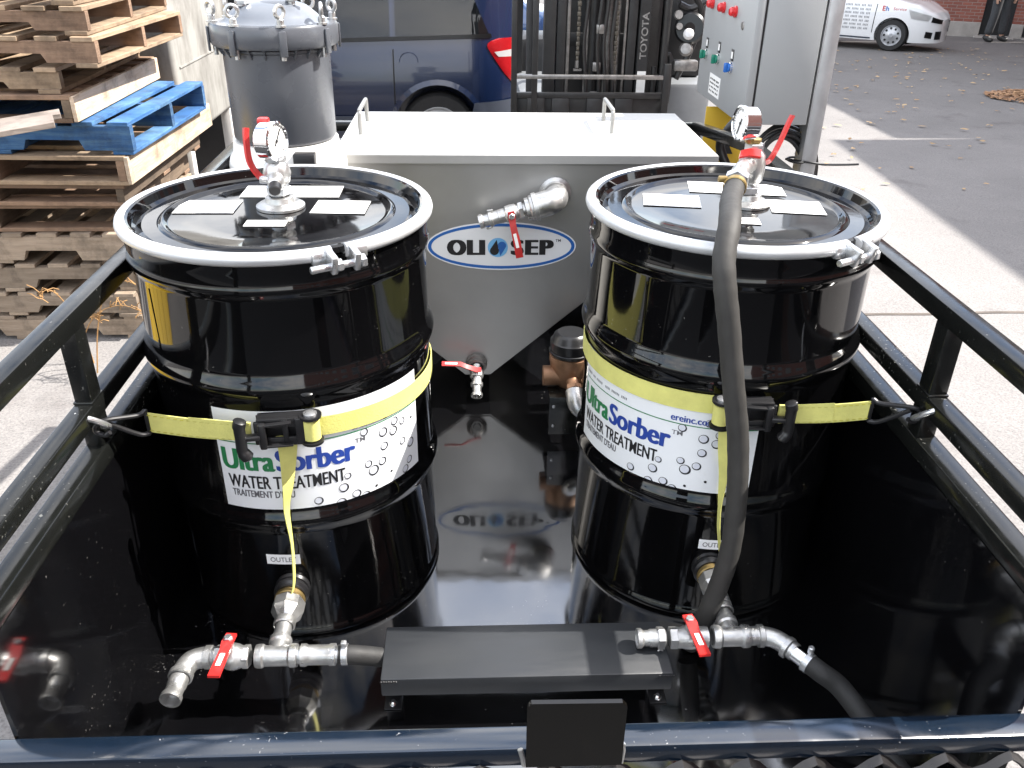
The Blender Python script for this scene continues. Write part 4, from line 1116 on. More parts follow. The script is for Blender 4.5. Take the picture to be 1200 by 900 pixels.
# ------------------------------------------------------------------ control cabinet on its post
cc_ = thing('control_cabinet', 'grey electrical control cabinet with red lamps and green and blue selector switches', 'electrical cabinet', (1.0, 3.2, .76))
CX0, CX1, CY0, CY1, CZ0, CZ1 = .905, 1.128, 2.905, 3.56, .765, 1.22
mb = MB(); mb.box((CX0 + .035, CY0, CZ0), (CX1, CY1, CZ1), .004); mb.build('cabinet_body', M['cabinet'], cc_)
mb = MB(); mb.box((CX0 + .0285, CY0 + .004, CZ0 + .004), (CX0 + .035, CY1 - .004, CZ1 - .004)); mb.build('door_seal', M['plastic'], cc_)
mb = MB(); mb.box((CX0, CY0 - .002, CZ0 - .003), (CX0 + .028, CY1 + .002, CZ1 + .003), .005); dr_ = mb.build('cabinet_door', M['cabinet'], cc_)
for y in (3.45, 3.29, 3.135):
    mb = MB(); mb.lathe([(0, .026), (.010, .025), (.0150, .020), (.0160, .008), (.019, .007), (.019, 0)], (CX0, y, 1.096), (-1, 0, 0), 18); mb.build('indicator_lamp', M['red_lamp'], dr_)
for y, z, m_ in ((3.468, .915, 'green_knob'), (3.290, .921, 'green_knob'), (3.111, .918, 'blue_knob')):
    mb = MB(); mb.lathe([(0, .014), (.012, .014), (.015, .012), (.015, .006), (.018, .005), (.018, 0)], (CX0, y, z), (-1, 0, 0), 18); mb.box((CX0 - .026, y - .006, z - .016), (CX0 - .012, y + .006, z + .016), .003); kn = mb.build('selector_knob', M[m_], dr_)
    mb = MB(); mb.lathe([(.0145, .008), (.018, .007), (.018, 0)], (CX0, y, z), (-1, 0, 0), 20); mb.build('knob_bezel', M['chrome'], kn)
    mb = MB(); mb.box((CX0 - .002, y - .015, z + .022), (CX0, y + .015, z + .060), .001); tg = mb.build('switch_tag', M['ink_black'], dr_)
    mb = MB(); mb.box((CX0 - .003, y - .009, z + .03), (CX0 - .002, y + .009, z + .052)); mb.build('tag_print', M['paper'], tg, 0)
mb = MB(); mb.box((CX0 - .0015, 3.222, .790), (CX0, 3.372, .862)); st = mb.build('door_sticker', M['paper'], dr_, 0)
mb = MB()
for r_ in range(4):
    for k in range(6):
        L = random.uniform(.008, .018); y = 3.36 - k * .022
        mb.box((CX0 - .0022, y - L, .800 + r_ * .014), (CX0 - .0017, y, .806 + r_ * .014))
mb.build('sticker_print', M['ink_black'], st, 0)
mb = MB(); mb.lathe([(0, .004), (.012, .004), (.015, 0)], (CX0, 3.036, 1.062), (-1, 0, 0), 18); mb.box((CX0 - .0048, 3.034, 1.054), (CX0 - .004, 3.038, 1.070)); mb.build('door_lock', M['steel'], dr_)
ps = thing('strut_post', 'upright galvanised channel post carrying the grey control cabinet', 'post', (1.17, 2.95, -.1))
mb = MB()
for lo, hi in (((1.142, 2.925, -.12), (1.146, 3.0, 1.6)), ((1.146, 2.925, -.12), (1.194, 2.929, 1.6)), ((1.190, 2.929, -.12), (1.194, 3.0, 1.6)), ((1.176, 2.9965, -.12), (1.188, 3.0, 1.6)), ((1.146, 2.9965, -.12), (1.156, 3.0, 1.6))):
    mb.box(lo, hi, .0008)
mb.build('channel', M['strut'], ps)
mb = MB(); mb.box((TX1 + .04, 2.94, -.12), (1.19, 2.99, -.075), .003); mb.build('bracket', M['strut'], ps)
mb = MB(); mb.box((1.128, 3.001, .85), (1.142, 3.5, .89), .001); mb.box((1.128, 3.001, 1.15), (1.142, 3.5, 1.19), .001); mb.build('cross_strut', M['strut'], ps)
# coiled cable under the cabinet
cl = thing('cable_coil', 'looped black cable hanging below the control cabinet with a long tie end', 'cable', (1.08, 3.0, .6))
for k in range(9):
    mb = MB()
    cx_, cy_, ra, rb_ = 1.075 + .004 * k, 2.955 + .009 * k, .088 + .0062 * k, .150 + .008 * (k % 3) + .003 * k
    mb.tube([(cx_ + ra * math.cos(t) + .004 * math.sin(3 * t + k), cy_ + .015 * math.sin(t + k), .56 + rb_ * math.sin(t)) for t in [2 * PI * i / 48 for i in range(48)]], .0068, 8, closed=True)
    mb.build('loop', M['cable'], cl)
mb = MB(); mb.tube(bezier([(1.10, 2.97, .635), (1.16, 2.92, .637), (1.22, 2.915, .630), (1.29, 2.905, .632), (1.335, 2.90, .635)], 4), .004, 6); mb.tube([(1.135 + .03 * math.cos(t), 2.96 + .04 * math.sin(t), .634) for t in [2 * PI * i / 16 for i in range(16)]], .004, 6, closed=True); mb.build('tie_end', M['cable'], cl)
mb = MB(); mb.tube(bezier([(.93, 3.02, .765), (.90, 3.03, .72), (.885, 3.05, .66), (.92, 3.03, .58), (1.0, 3.0, .44)], 6), .017, 12); mb.build('conduit', M['cable'], cl)
ys_ = thing('warning_plate', 'yellow safety plate behind the tank below the control cabinet', 'sign', (.95, 3.36, .5))
mb = MB(); mb.box((.90, 3.352, .44), (1.06, 3.357, .74), .001); mb.build('plate', M['yellow'], ys_)
mb = MB(); mb.box((.955, 3.352, .0), (.985, 3.349, .44)); mb.build('plate_post', M['rail_paint'], ys_)
mb = MB(); mb.prism([(.955, 3.350, .56), (1.025, 3.350, .56), (.99, 3.350, .625)], (0, .0015, 0)); mb.build('plate_symbol', M['ink_black'], ys_, 0)

# ------------------------------------------------------------------ vehicles
class Car:
    """side facing -y local, nose at +x or -x; x runs 0..L tail to nose"""
    def __init__(s, L, W, top, sill, belt, tumble, rr, rf):
        s.L, s.W, s.top, s.sill, s.belt, s.tumble, s.rr, s.rf = L, W, top, sill, belt, tumble, rr, rf
    def ztop(s, x):
        t = s.top
        if x <= t[0][0]: return t[0][1]
        for (a, za), (b, zb) in zip(t, t[1:]):
            if x <= b:
                k = (x - a) / (b - a); k = k * k * (3 - 2 * k) * .5 + k * .5
                return za + (zb - za) * k
        return t[-1][1]
    def plan(s, x):
        o = 0
        if x < s.rr: k = 1 - x / s.rr; o = s.W * .5 * .42 * (1 - math.sqrt(max(0, 1 - k * k)))
        if x > s.L - s.rf: k = (x - s.L + s.rf) / s.rf; o = s.W * .5 * .62 * (1 - math.sqrt(max(0, 1 - k * k)))
        return o
    def inset(s, x, z):
        z1 = max(0, (z - s.belt))
        bulge = .055 * ((z - .62) / .45) ** 2 if z < s.belt else .055 * ((s.belt - .62) / .45) ** 2
        return s.plan(x) + bulge + s.tumble * z1 + .10 * z1 * z1
    def side(s, x, z, off=0.0, near=True):
        y = s.inset(x, z) - off
        return Vector((x, -s.W / 2 + y if near else s.W / 2 - y, z))
    def body(s, arches):
        mb = MB()
        nx = 64
        rows = []
        for i in range(nx + 1):
            x = s.L * (.5 - .5 * math.cos(PI * i / nx)) * .45 + s.L * i / nx * .55
            zt = s.ztop(x)
            pts = []
            zs = [s.sill + (zt - .05 - s.sill) * k / 14 for k in range(15)]
            for z in zs: pts.append(s.side(x, z))
            e = s.side(x, zs[-1])
            pts.append(Vector((x, e.y + .03, zt - .02)))
            pts.append(Vector((x, e.y + .10, zt)))
            for k in range(1, 4): pts.append(Vector((x, (e.y + .10) * (1 - k / 4), zt + .02 * (k / 4))))
            pts.append(Vector((x, 0, zt + .022)))
            full = pts + [Vector((p.x, -p.y, p.z)) for p in pts[-2::-1]]
            rows.append([mb.bm.verts.new(p) for p in full])
        for a, b in zip(rows, rows[1:]):
            for k in range(len(a) - 1): mb.bm.faces.new((a[k], a[k + 1], b[k + 1], b[k]))
            mb.bm.faces.new((a[-1], a[0], b[0], b[-1]))
        mb.bm.faces.new(rows[0]); mb.bm.faces.new(rows[-1][::-1])
        bmesh.ops.recalc_face_normals(mb.bm, faces=mb.bm.faces)
        me = bpy.data.meshes.new('b'); mb.bm.to_mesh(me); mb.bm.free()
        ob = bpy.data.objects.new('b', me); C.objects.link(ob)
        cut = MB()
        for (xc, zc, r) in arches:
            for sg in (-1, 1):
                cut.cyl((xc, sg * s.W * .5 * 1.2, zc), (xc, sg * (s.W * .5 - .32), zc), r, n=40)
        bmesh.ops.recalc_face_normals(cut.bm, faces=cut.bm.faces)
        cm = bpy.data.meshes.new('c'); cut.bm.to_mesh(cm); cut.bm.free()
        co = bpy.data.objects.new('c', cm); C.objects.link(co)
        md = ob.modifiers.new('x', 'BOOLEAN'); md.object = co; md.operation = 'DIFFERENCE'; md.solver = 'EXACT'
        dg = bpy.context.evaluated_depsgraph_get()
        r = bpy.data.meshes.new_from_object(ob.evaluated_get(dg))
        bpy.data.objects.remove(ob); bpy.data.objects.remove(co)
        return r
    def patch(s, quad, off, mx_, nu=14, nv=6, near=True, frame_=False):
        """quad: four (x, z) corners bl, br, tr, tl"""
        mb = MB()
        def f(u, v):
            a, b, c, d = quad
            x = (a[0] * (1 - u) + b[0] * u) * (1 - v) + (d[0] * (1 - u) + c[0] * u) * v
            z = (a[1] * (1 - u) + b[1] * u) * (1 - v) + (d[1] * (1 - u) + c[1] * u) * v
            return s.side(x, z, off, near)
        mb.grid(f, nu, nv)
        r = bmesh.ops.solidify(mb.bm, geom=mb.bm.faces[:], thickness=off * .9)
        return mb

def place(root_name, label, cat, loc, heading, group=None):
    o = thing(root_name, label, cat, loc, group)
    o.rotation_euler = (0, 0, heading)
    return o
def local(mb, name, m, parent, smooth=40):
    return mb.build(name, m, parent, smooth, world=False)
def wheel(parent, x, y, zc, r, w, hub, sgn, spokes=8, cover='alloy'):
    mb = MB()
    mb.lathe([(r * .66, -w / 2), (r * .93, -w / 2), (r, -w * .35), (r, w * .35), (r * .93, w / 2), (r * .66, w / 2)], (x, y, zc), (0, sgn, 0), 40)
    wl = local(mb, 'wheel', M['tyre'], parent)
    mb = MB()
    mb.lathe([(0, w * .50), (r * .12, w * .50), (r * .16, w * .44), (r * .58, w * .40), (r * .63, w * .50), (r * .67, w * .50), (r * .67, -w * .3), (0, -w * .3)], (x, y, zc), (0, sgn, 0), 40)
    rm = local(mb, 'rim', M[cover], wl)
    mb = MB()
    for k in range(spokes):
        a = 2 * PI * (k + .5) / spokes
        c = Vector((x + math.cos(a) * r * .46, y + sgn * w * .44, zc + math.sin(a) * r * .46))
        mb.cyl(c, c + Vector((0, sgn * w * .03, 0)), r * .075, n=10)
    local(mb, 'rim_slot', M['tyre'], rm)
    return wl
def car_shell(c, root, paint, arches):
    me = c.body(arches)
    ob = bpy.data.objects.new('body', me); me.name = 'body'
    me.materials.clear(); me.materials.append(paint)
    C.objects.link(ob); ob.parent = root
    for p in me.polygons: p.use_smooth = True; p.material_index = 0
    me.set_sharp_from_angle(angle=R(32))
    return ob

# --- dark blue minivan; tail at right.  local x=0 tail, runs to the nose; rotated half a turn so nose points to -X
VANY = 8.0
van = place('minivan', 'dark blue minivan parked side on behind the tank with red tail lamp at right', 'minivan', (.46, VANY + 1.0, gz(0, VANY + 1)), R(180) + R(1.0))
vc_ = Car(5.0, 2.0, [(0, 1.50), (.18, 1.68), (.5, 1.76), (2.6, 1.78), (3.3, 1.66), (4.05, 1.12), (4.7, .98), (5.0, .78)], .22, 1.02, .22, .5, .8)
# the rotated far side faces the camera, so patches use near=False
body = car_shell(vc_, van, M['van'], [(.79, .36, .405), (4.0, .36, .405)])
for x in (.79, 4.0):
    for sg in (-1, 1): wheel(van, x, sg * .86, .345, .345, .21, .2, sg, 9)
local(vc_.patch([(.33, 1.19), (1.15, 1.15), (1.15, 1.58), (.52, 1.60)], .006, 0, near=False), 'side_window', M['glass'], van)
local(vc_.patch([(1.20, 1.15), (2.25, 1.12), (2.25, 1.57), (1.20, 1.58)], .006, 0, near=False), 'side_window', M['glass'], van)
local(vc_.patch([(2.33, 1.12), (3.35, 1.08), (3.15, 1.42), (2.33, 1.56)], .006, 0, near=False), 'side_window', M['glass'], van)
def lamp_edge(z):
    pr = [(.74, .07), (.78, .12), (.86, .19), (.95, .255), (1.03, .31), (1.075, .34), (1.105, .345), (1.13, .31), (1.15, .24)]
    for (a, xa), (b, xb) in zip(pr, pr[1:]):
        if z <= b: return xa + (xb - xa) * (z - a) / (b - a)
    return pr[-1][1]
mb = MB(); mb.grid(lambda u, v: vc_.side(.03 + (lamp_edge(.74 + .41 * v) - .03) * u, .74 + .41 * v, .016 - .010 * abs(2 * u - 1) ** 3, False), 10, 20)
bmesh.ops.solidify(mb.bm, geom=mb.bm.faces[:], thickness=.01)
local(mb, 'tail_lamp', M['lens_red'], van)
local(vc_.patch([(.035, .99), (.24, 1.00), (.28, 1.04), (.035, 1.06)], .018, 0, 6, 3, near=False), 'reversing_lamp', M['lens_clear'], van)
local(vc_.patch([(.0, .40), (.50, .44), (.46, .62), (.0, .64)], .03, 0, 8, 4, near=False), 'bumper', M['van_trim'], van)
local(vc_.patch([(1.36, .42), (3.55, .42), (3.55, .50), (1.36, .50)], .016, 0, 20, 2, near=False), 'side_trim', M['van_trim'], van)
for x in (1.175, 2.30, 3.45):
    local(vc_.patch([(x - .006, .42), (x + .006, .42), (x + .006, 1.06), (x - .006, 1.06)], .0015, 0, 1, 12, near=False), 'door_seam', M['plastic'], van)
local(vc_.patch([(.30, 1.155), (2.28, 1.095), (2.28, 1.125), (.31, 1.19)], .008, 0, 24, 1, near=False), 'window_trim', M['plastic'], van)
mb = MB(); mb.lathe([(.085, 0), (.082, .002), (.079, 0)], vc_.side(1.04, .96, .0, False) + Vector((0, 0, 0)), (0, 1, -.1), 24); local(mb, 'fuel_flap', M['van'], van)
mb = MB()
for k in range(20):
    a0, a1 = R(4 + k * 8.6), R(4 + (k + 1) * 8.6)
    pts = []
    for a, r_ in ((a0, .41), (a1, .41), (a1, .455), (a0, .455)):
        x, z = .79 + r_ * math.cos(a), .36 + r_ * math.sin(a)
        pts.append(vc_.side(x, z, .012 if r_ < .43 else .003, False))
    mb.face(pts)
local(mb, 'wheel_arch_lip', M['van'], van)

# --- second blue car further back
c2 = place('parked_car', 'mid blue car half hidden behind the forklift mast', 'car', (1.35, 14.2, gz(0, 14.2)), R(180))
cd = Car(4.4, 1.75, [(0, 1.0), (.4, 1.06), (.9, 1.38), (1.3, 1.45), (2.4, 1.45), (3.2, 1.02), (4.1, .90), (4.4, .72)], .2, .92, .34, .4, .7)
car_shell(cd, c2, M['car2'], [(.80, .31, .36), (3.5, .31, .36)])
for x in (.80, 3.5):
    for sg in (-1, 1): wheel(c2, x, sg * .75, .31, .31, .2, .2, sg, 0, 'hubcap')
local(cd.patch([(.75, 1.0), (1.5, .98), (1.5, 1.34), (1.1, 1.34)], .006, 0, near=False), 'side_window', M['glass'], c2)
local(cd.patch([(1.58, .98), (2.9, .97), (2.45, 1.33), (1.58, 1.345)], .006, 0, near=False), 'side_window', M['glass'], c2)

# --- white hatchback at upper right, nose to the lower right
wh = R(-38)
fwd = Vector((math.cos(wh), math.sin(wh), 0)); lft = Vector((-math.sin(wh), math.cos(wh), 0))
fwheel = Vector((8.84, 18.95, 0))       # ground contact of the front near wheel
origin = fwheel - fwd * 3.37 + lft * .80
wc = place('white_car', 'white hatchback with printed door lettering parked by the brick wall', 'car', (origin.x, origin.y, gz(0, 18.95) ), wh)
wd = Car(4.25, 1.70, [(0, 1.10), (.25, 1.35), (.9, 1.50), (2.0, 1.53), (2.5, 1.46), (3.20, 1.02), (3.75, .92), (4.1, .76), (4.25, .62)], .19, .94, .32, .4, .85)
car_shell(wd, wc, M['car_white'], [(.72, .31, .35), (3.37, .31, .35)])
for x in (.72, 3.37):
    for sg in (-1, 1): wheel(wc, x, sg * .735, .31, .31, .195, .2, sg, 9)
local(wd.patch([(1.0, 1.0), (1.85, .99), (1.85, 1.36), (1.2, 1.37)], .006, 0), 'side_window', M['glass'], wc)
local(wd.patch([(1.93, .99), (2.95, .98), (2.42, 1.34), (1.93, 1.365)], .006, 0), 'side_window', M['glass'], wc)
local(wd.patch([(3.70, .66), (4.02, .62), (4.06, .72), (3.62, .83)], .012, 0, 10, 4), 'headlight', M['lens_clear'], wc)
local(wd.patch([(4.07, .60), (4.24, .56), (4.245, .64), (4.08, .70)], .014, 0, 6, 4), 'grille', M['plastic'], wc)
local(wd.patch([(4.00, .30), (4.12, .28), (4.13, .40), (4.01, .42)], .014, 0, 5, 4), 'fog_lamp', M['plastic'], wc)
local(wd.patch([(4.17, .26), (4.248, .26), (4.248, .42), (4.17, .42)], .016, 0, 5, 4), 'lower_grille', M['plastic'], wc)
for near in (True, False):
    local(wd.patch([(1.90, .34), (1.915, .34), (1.915, .96), (1.90, .96)], .0015, 0, 1, 10, near), 'door_seam', M['plastic'], wc)
    local(wd.patch([(2.955, .34), (2.97, .34), (2.99, .90), (2.975, .90)], .0015, 0, 1, 10, near), 'door_seam', M['plastic'], wc)
local(wd.patch([(1.1, .215), (2.95, .215), (2.95, .245), (1.1, .245)], .010, 0, 16, 1), 'sill_trim', M['van_trim'], wc)
def car_text(s, x0, z0, h, width, bold, m):
    me, w = text_mesh(s, h, 1, bold); me, w = text_mesh(s, h, width / w, bold, .04)
    mb = MB(); mb.merge(me, lambda p: wd.side(x0 + p.x, z0 + p.y, .006)); bpy.data.meshes.remove(me)
    mb.build('lettering', m, wc, 0, fix=False, world=False)
for k, (s_, w_) in enumerate((('514-631-7990', .66), ('AIR  WATER', .60), ('OIL  SOIL', .60), ('ereinc.com', .66), ('FILTRATION', .60), ('POMPES', .6))):
    pass
for k in range(7):
    car_text('IIII III IIIII III IIII' if k % 2 else 'III IIIII IIII III III', 2.22, .84 - k * .075, .040, .64, 0.0, M['ink_grey'])
car_text('E', 3.10, .78, .09, .06, .03, M['red']); car_text('h', 3.17, .78, .09, .06, .02, M['logo_blue'])
car_text('Service', 3.32, .80, .055, .26, .0, M['red'])

# ------------------------------------------------------------------ forklift
FY = 5.0
fk = thing('forklift', 'dark forklift facing the trailer with mast, chains and load backrest raised behind the tank', 'forklift', (.72, 5.4, gz(0, 5.4)))
g0 = gz(0, 5.4)
def fbox(name, lo, hi, m, bev=.004, parent=fk):
    mb = MB(); mb.box(lo, hi, bev); return mb.build(name, M[m], parent)
for x in (.232, .348): fbox('backrest_bar', (x - .016, FY - .01, .36), (x + .016, FY + .01, 1.25), 'fork')
for x in (1.095,): fbox('backrest_bar', (x - .02, FY - .01, .36), (x + .02, FY + .01, .66), 'fork')
fbox('backrest_rail', (.248, FY - .012, .575), (1.075, FY + .012, .598), 'steel')
fbox('backrest_rail', (.22, FY + .002, .47), (1.09, FY + .03, .50), 'fork')
fbox('carriage_plate', (.25, FY + .031, .36), (1.09, FY + .06, .468), 'fork')
fbox('carriage_plate', (.25, FY + .031, .02), (1.09, FY + .06, .12), 'fork')
for x in (.36, .50, .70, .86):
    fbox('carriage_post', (x - .05, FY + .0, .30), (x + .05, FY + .03, .47), 'fork')
for x in (.40, .92):
    mb = MB(); mb.box((x - .05, FY - .05, -.42), (x + .05, FY - .012, .35), .006); mb.prism([(x - .05, FY - .045, -.42), (x - .05, FY - .045, -.46), (x - .05, FY - 1.0, -.46), (x - .05, FY - 1.0, -.45)], (.10, 0, 0)); mb.build('fork_tine', M['fork'], fk)
my = FY + .13
for lo, hi, m in (((.405, my, g0 + .05), (.470, my + .10, 2.0), 'fork'), ((.940, my, g0 + .05), (1.005, my + .10, 2.0), 'fork')): fbox('mast_rail', lo, hi, m)
for lo, hi, m in (((.478, my + .02, g0 + .1), (.530, my + .10, 1.9), 'fork'), ((.880, my + .02, g0 + .1), (.932, my + .10, 1.9), 'fork')): fbox('inner_mast_rail', lo, hi, m)
fbox('mast_edge', (.534, my + .01, .30), (.552, my + .03, 1.9), 'steel')
fbox('mast_edge', (.858, my + .01, .30), (.872, my + .03, 1.9), 'steel')
for x, r_, m in ((.690, .030, 'fork'), (.775, .022, 'steel'), (.735, .016, 'fork'), (.83, .014, 'steel'), (.655, .012, 'steel')):
    mb = MB(); mb.cyl((x, my + .06, -.2), (x, my + .06, 1.9), r_, n=16); mb.build('lift_cylinder', M[m], fk)
for x, z0 in ((.598, .655), (.812, .40)):
    for k in range(26):
        mb = MB(); z = z0 + k * .026
        w = .011 if k % 2 else .008
        mb.box((x - w, my - .006, z), (x + w, my + .008, z + .024), .003); mb.build('chain_link', M['chain'], fk)
mb = MB(); mb.hexa((.598, my, .615), (.598, my, .655), .012); mb.box((.578, my - .01, .600), (.625, my + .01, .612)); mb.build('chain_anchor', M['steel'], fk)
for x, z0 in ((.64, .30), (.715, .28), (.752, .35), (.795, .30)):
    mb = MB(); mb.tube(bezier([(x, my - .02, z0), (x + .012, my - .03, .5), (x - .010, my - .02, .75), (x + .006, my - .02, 1.0), (x, my - .01, 1.3)], 5), .011, 8); mb.build('hydraulic_hose', M['cable'], fk)
for z in (.25, .72, 1.15): fbox('mast_crossbar', (.472, my + .103, z), (.938, my + .13, z + .07), 'fork')
for z in (.44, .60, .80):
    fbox('valve_block', (.655 + z * .05, my - .03, z), (.70 + z * .05, my - .005, z + .05), 'steel', .006)
# printed strip on the right mast rail
fbox('mast_strip', (.945, my - .003, .60), (1.000, my - .0005, 1.5), 'fork', 0)
me, w = text_mesh('TOYOTA', .036, 1.15, .02)
mb = MB(); mb.merge(me, lambda p: (.990 - p.y, my - .005, .665 + p.x)); mb.build('lettering', M['worn_white'], fk, 0, fix=False)
fbox('mast_sticker', (.948, my - .006, .455), (.998, my - .002, .60), 'paper', 0)
# truck body behind the mast
fbox('dash', (.455, my + .30, -.1), (1.135, my + .55, 1.35), 'fork', .03)
fbox('under_cowl', (.36, my + .28, g0 + .15), (1.10, my + .60, -.101), 'dark', .02)
fbox('front_cover', (1.14, my + .10, -.3), (1.42, my + .60, .52), 'fork_grey', .03)
fbox('hydraulic_tank', (1.14, my + .30, .52), (1.40, my + .60, 1.15), 'fork', .03)
fbox('truck_body', (.32, my + .6, g0 + .2), (1.40, my + 2.0, .30), 'fork_grey', .05)
fbox('counterweight', (.34, my + 2.01, g0 + .2), (1.38, my + 2.5, .55), 'fork', .08)
fbox('seat_back', (.65, my + 1.45, .31), (1.05, my + 1.55, .85), 'plastic', .04)
for x in (.36, 1.34):
    for y0, y1 in ((my + .42, my + .75), (my + 1.9, my + 1.7)):
        mb = MB(); mb.bar((x, y0, .3), (x, y1, 1.75), .05, .05); mb.build('guard_post', M['fork'], fk)
fbox('overhead_guard', (.34, my + .7, 1.75), (1.36, my + 1.9, 1.80), 'fork', .01)
for x in (.36, 1.30):
    mb = MB(); zc = g0 + .30; mb.lathe([(.12, -.10), (.26, -.10), (.30, -.07), (.30, .07), (.26, .10), (.12, .10)], (x, my + .45, zc), (1, 0, 0), 28); w_ = mb.build('wheel', M['tyre'], fk)
    mb = MB(); mb.cyl((x - .08, my + .45, zc), (x + .08, my + .45, zc), .15, n=20, bev=.01); mb.build('rim', M['alloy'], w_)
    mb = MB(); zc = g0 + .24; mb.lathe([(.10, -.08), (.21, -.08), (.24, -.05), (.24, .05), (.21, .08), (.10, .08)], (x, my + 2.15, zc), (1, 0, 0), 24); mb.build('wheel', M['tyre'], fk)
mb = MB(); mb.tube([(1.10, my + .02, g0), (1.10, my + .02, .4), (1.098, my + .02, 1.3)], .022, 10); mb.tube([(1.05, my + .04, .30), (1.052, my + .04, .62)], .016, 8); mb.tube([(1.142, my + .03, .42), (1.145, my + .03, .66), (1.13, my + .03, .69), (1.11, my + .03, .685)], .015, 8); mb.build('side_tube', M['fork'], fk)
mb = MB(); mb.lathe([(.03, -.02), (.075, -.02), (.088, 0), (.075, .02), (.03, .02)], (1.235, my + .03, .83), (-.3, -1, .1), 24); lh = mb.build('work_lamp', M['plastic'], fk)
mb = MB(); mb.lathe([(0, .032), (.018, .03), (.030, .018), (.032, 0)], (1.225, my + .005, .80), (-.2, -1, .2), 20); mb.build('lens', M['lens_clear'], lh)
mb = MB(); mb.lathe([(0, .02), (.03, .016), (.04, 0)], (1.22, my + .01, .72), (-.2, -1, .3), 16); mb.box((1.16, my + .0, .60), (1.30, my + .06, .66), .012); mb.build('lamp_bracket', M['steel'], fk)
mb = MB(); mb.tube(bezier([(1.19, my + .06, .55), (1.26, my + .05, .72), (1.30, my + .05, .9), (1.22, my + .05, 1.05), (1.15, my + .06, 1.2)], 6), .018, 8); mb.tube(bezier([(1.17, my + .06, .95), (1.24, my + .06, .93), (1.33, my + .06, .98)], 6), .02, 8); mb.build('hydraulic_hose', M['cable'], fk)
mb = MB(); mb.lathe([(0, .02), (.022, .02), (.026, 0)], (1.155, my - .0, .90), (0, -1, .2), 14); mb.lathe([(0, .02), (.018, .02), (.02, 0)], (1.165, my - .0, .84), (0, -1, .2), 14); mb.build('fitting', M['steel'], fk)

# ------------------------------------------------------------------ pallets
def make_pallet(name_m, kind, w, d, h, seed, label, loc, yaw, end_board=False, deck_m=None):
    """kind 'stringer': notched stringers run along x (seen from the front); 'open': stringers run along y"""
    rnd = random.Random(seed)
    p = thing('pallet', label, 'pallet', loc, 'pallets in the tall stack')
    p.rotation_euler = (0, 0, R(yaw))
    m = M[name_m]; dm = M[deck_m or name_m]
    tb = .020
    def put(mb, nm, mm): return mb.build(nm, mm, p, 0, world=False)
    hs = h - 2 * tb
    if kind == 'stringer':
        for y in (.02, d / 2, d - .02):
            mb = MB()
            y0 = y - .019
            ow = rnd.uniform(-.003, .003)
            n1, n2 = w * .20, w * .40
            pr = [(0, 0), (n1 - .02, 0), (n1, hs * .42), (n2, hs * .42), (n2 + .02, 0), (w - n2 - .02, 0), (w - n2, hs * .42), (w - n1, hs * .42), (w - n1 + .02, 0), (w, 0), (w, hs), (0, hs)]
            mb.prism([(-x, y0 + ow, tb + z) for x, z in pr], (0, .038, 0)); put(mb, 'stringer', m)
        n = 8
        for k in range(n):
            x = -(w - .10) * k / (n - 1) - .10 + rnd.uniform(-.006, .006) * (0 < k < n - 1)
            mb = MB(); mb.box((x, rnd.uniform(-.012, .004), tb + hs), (x + .096, d + rnd.uniform(-.004, .012), h), .002, seg=1); put(mb, 'deck_board', dm)
        for k in range(3):
            x = -(w - .10) * k / 2 - .10
            mb = MB(); mb.box((x, rnd.uniform(-.01, .004), 0), (x + .096, d, tb - .0005), .002, seg=1); put(mb, 'bottom_board', dm)
    else:
        for k in range(3):
            x = -.038 - (w - .038) * k / 2
            mb = MB(); mb.box((x, rnd.uniform(-.004, .004), tb), (x + .038, d, tb + hs - .0005), .002, seg=1); put(mb, 'stringer', m)
        n = 7
        for k in range(n):
            y = (d - .11) * k / (n - 1) + rnd.uniform(-.006, .006) * (0 < k < n - 1)
            mb = MB(); mb.box((-w + rnd.uniform(-.01, .004), y, tb + hs), (rnd.uniform(-.004, .010), y + .10, h), .002, seg=1); put(mb, 'deck_board', dm)
        for k in range(3):
            y = (d - .11) * k / 2
            mb = MB(); mb.box((-w, y, 0), (rnd.uniform(-.004, .008), y + .10, tb - .0005), .002, seg=1); put(mb, 'bottom_board', dm)
    if end_board:
        mb = MB(); mb.box((.001, .0, .004), (.021, d * .98, h - .004), .002, seg=1); put(mb, 'end_board', M['wood_pale'])
    return p
GP = gz(0, 4.1)
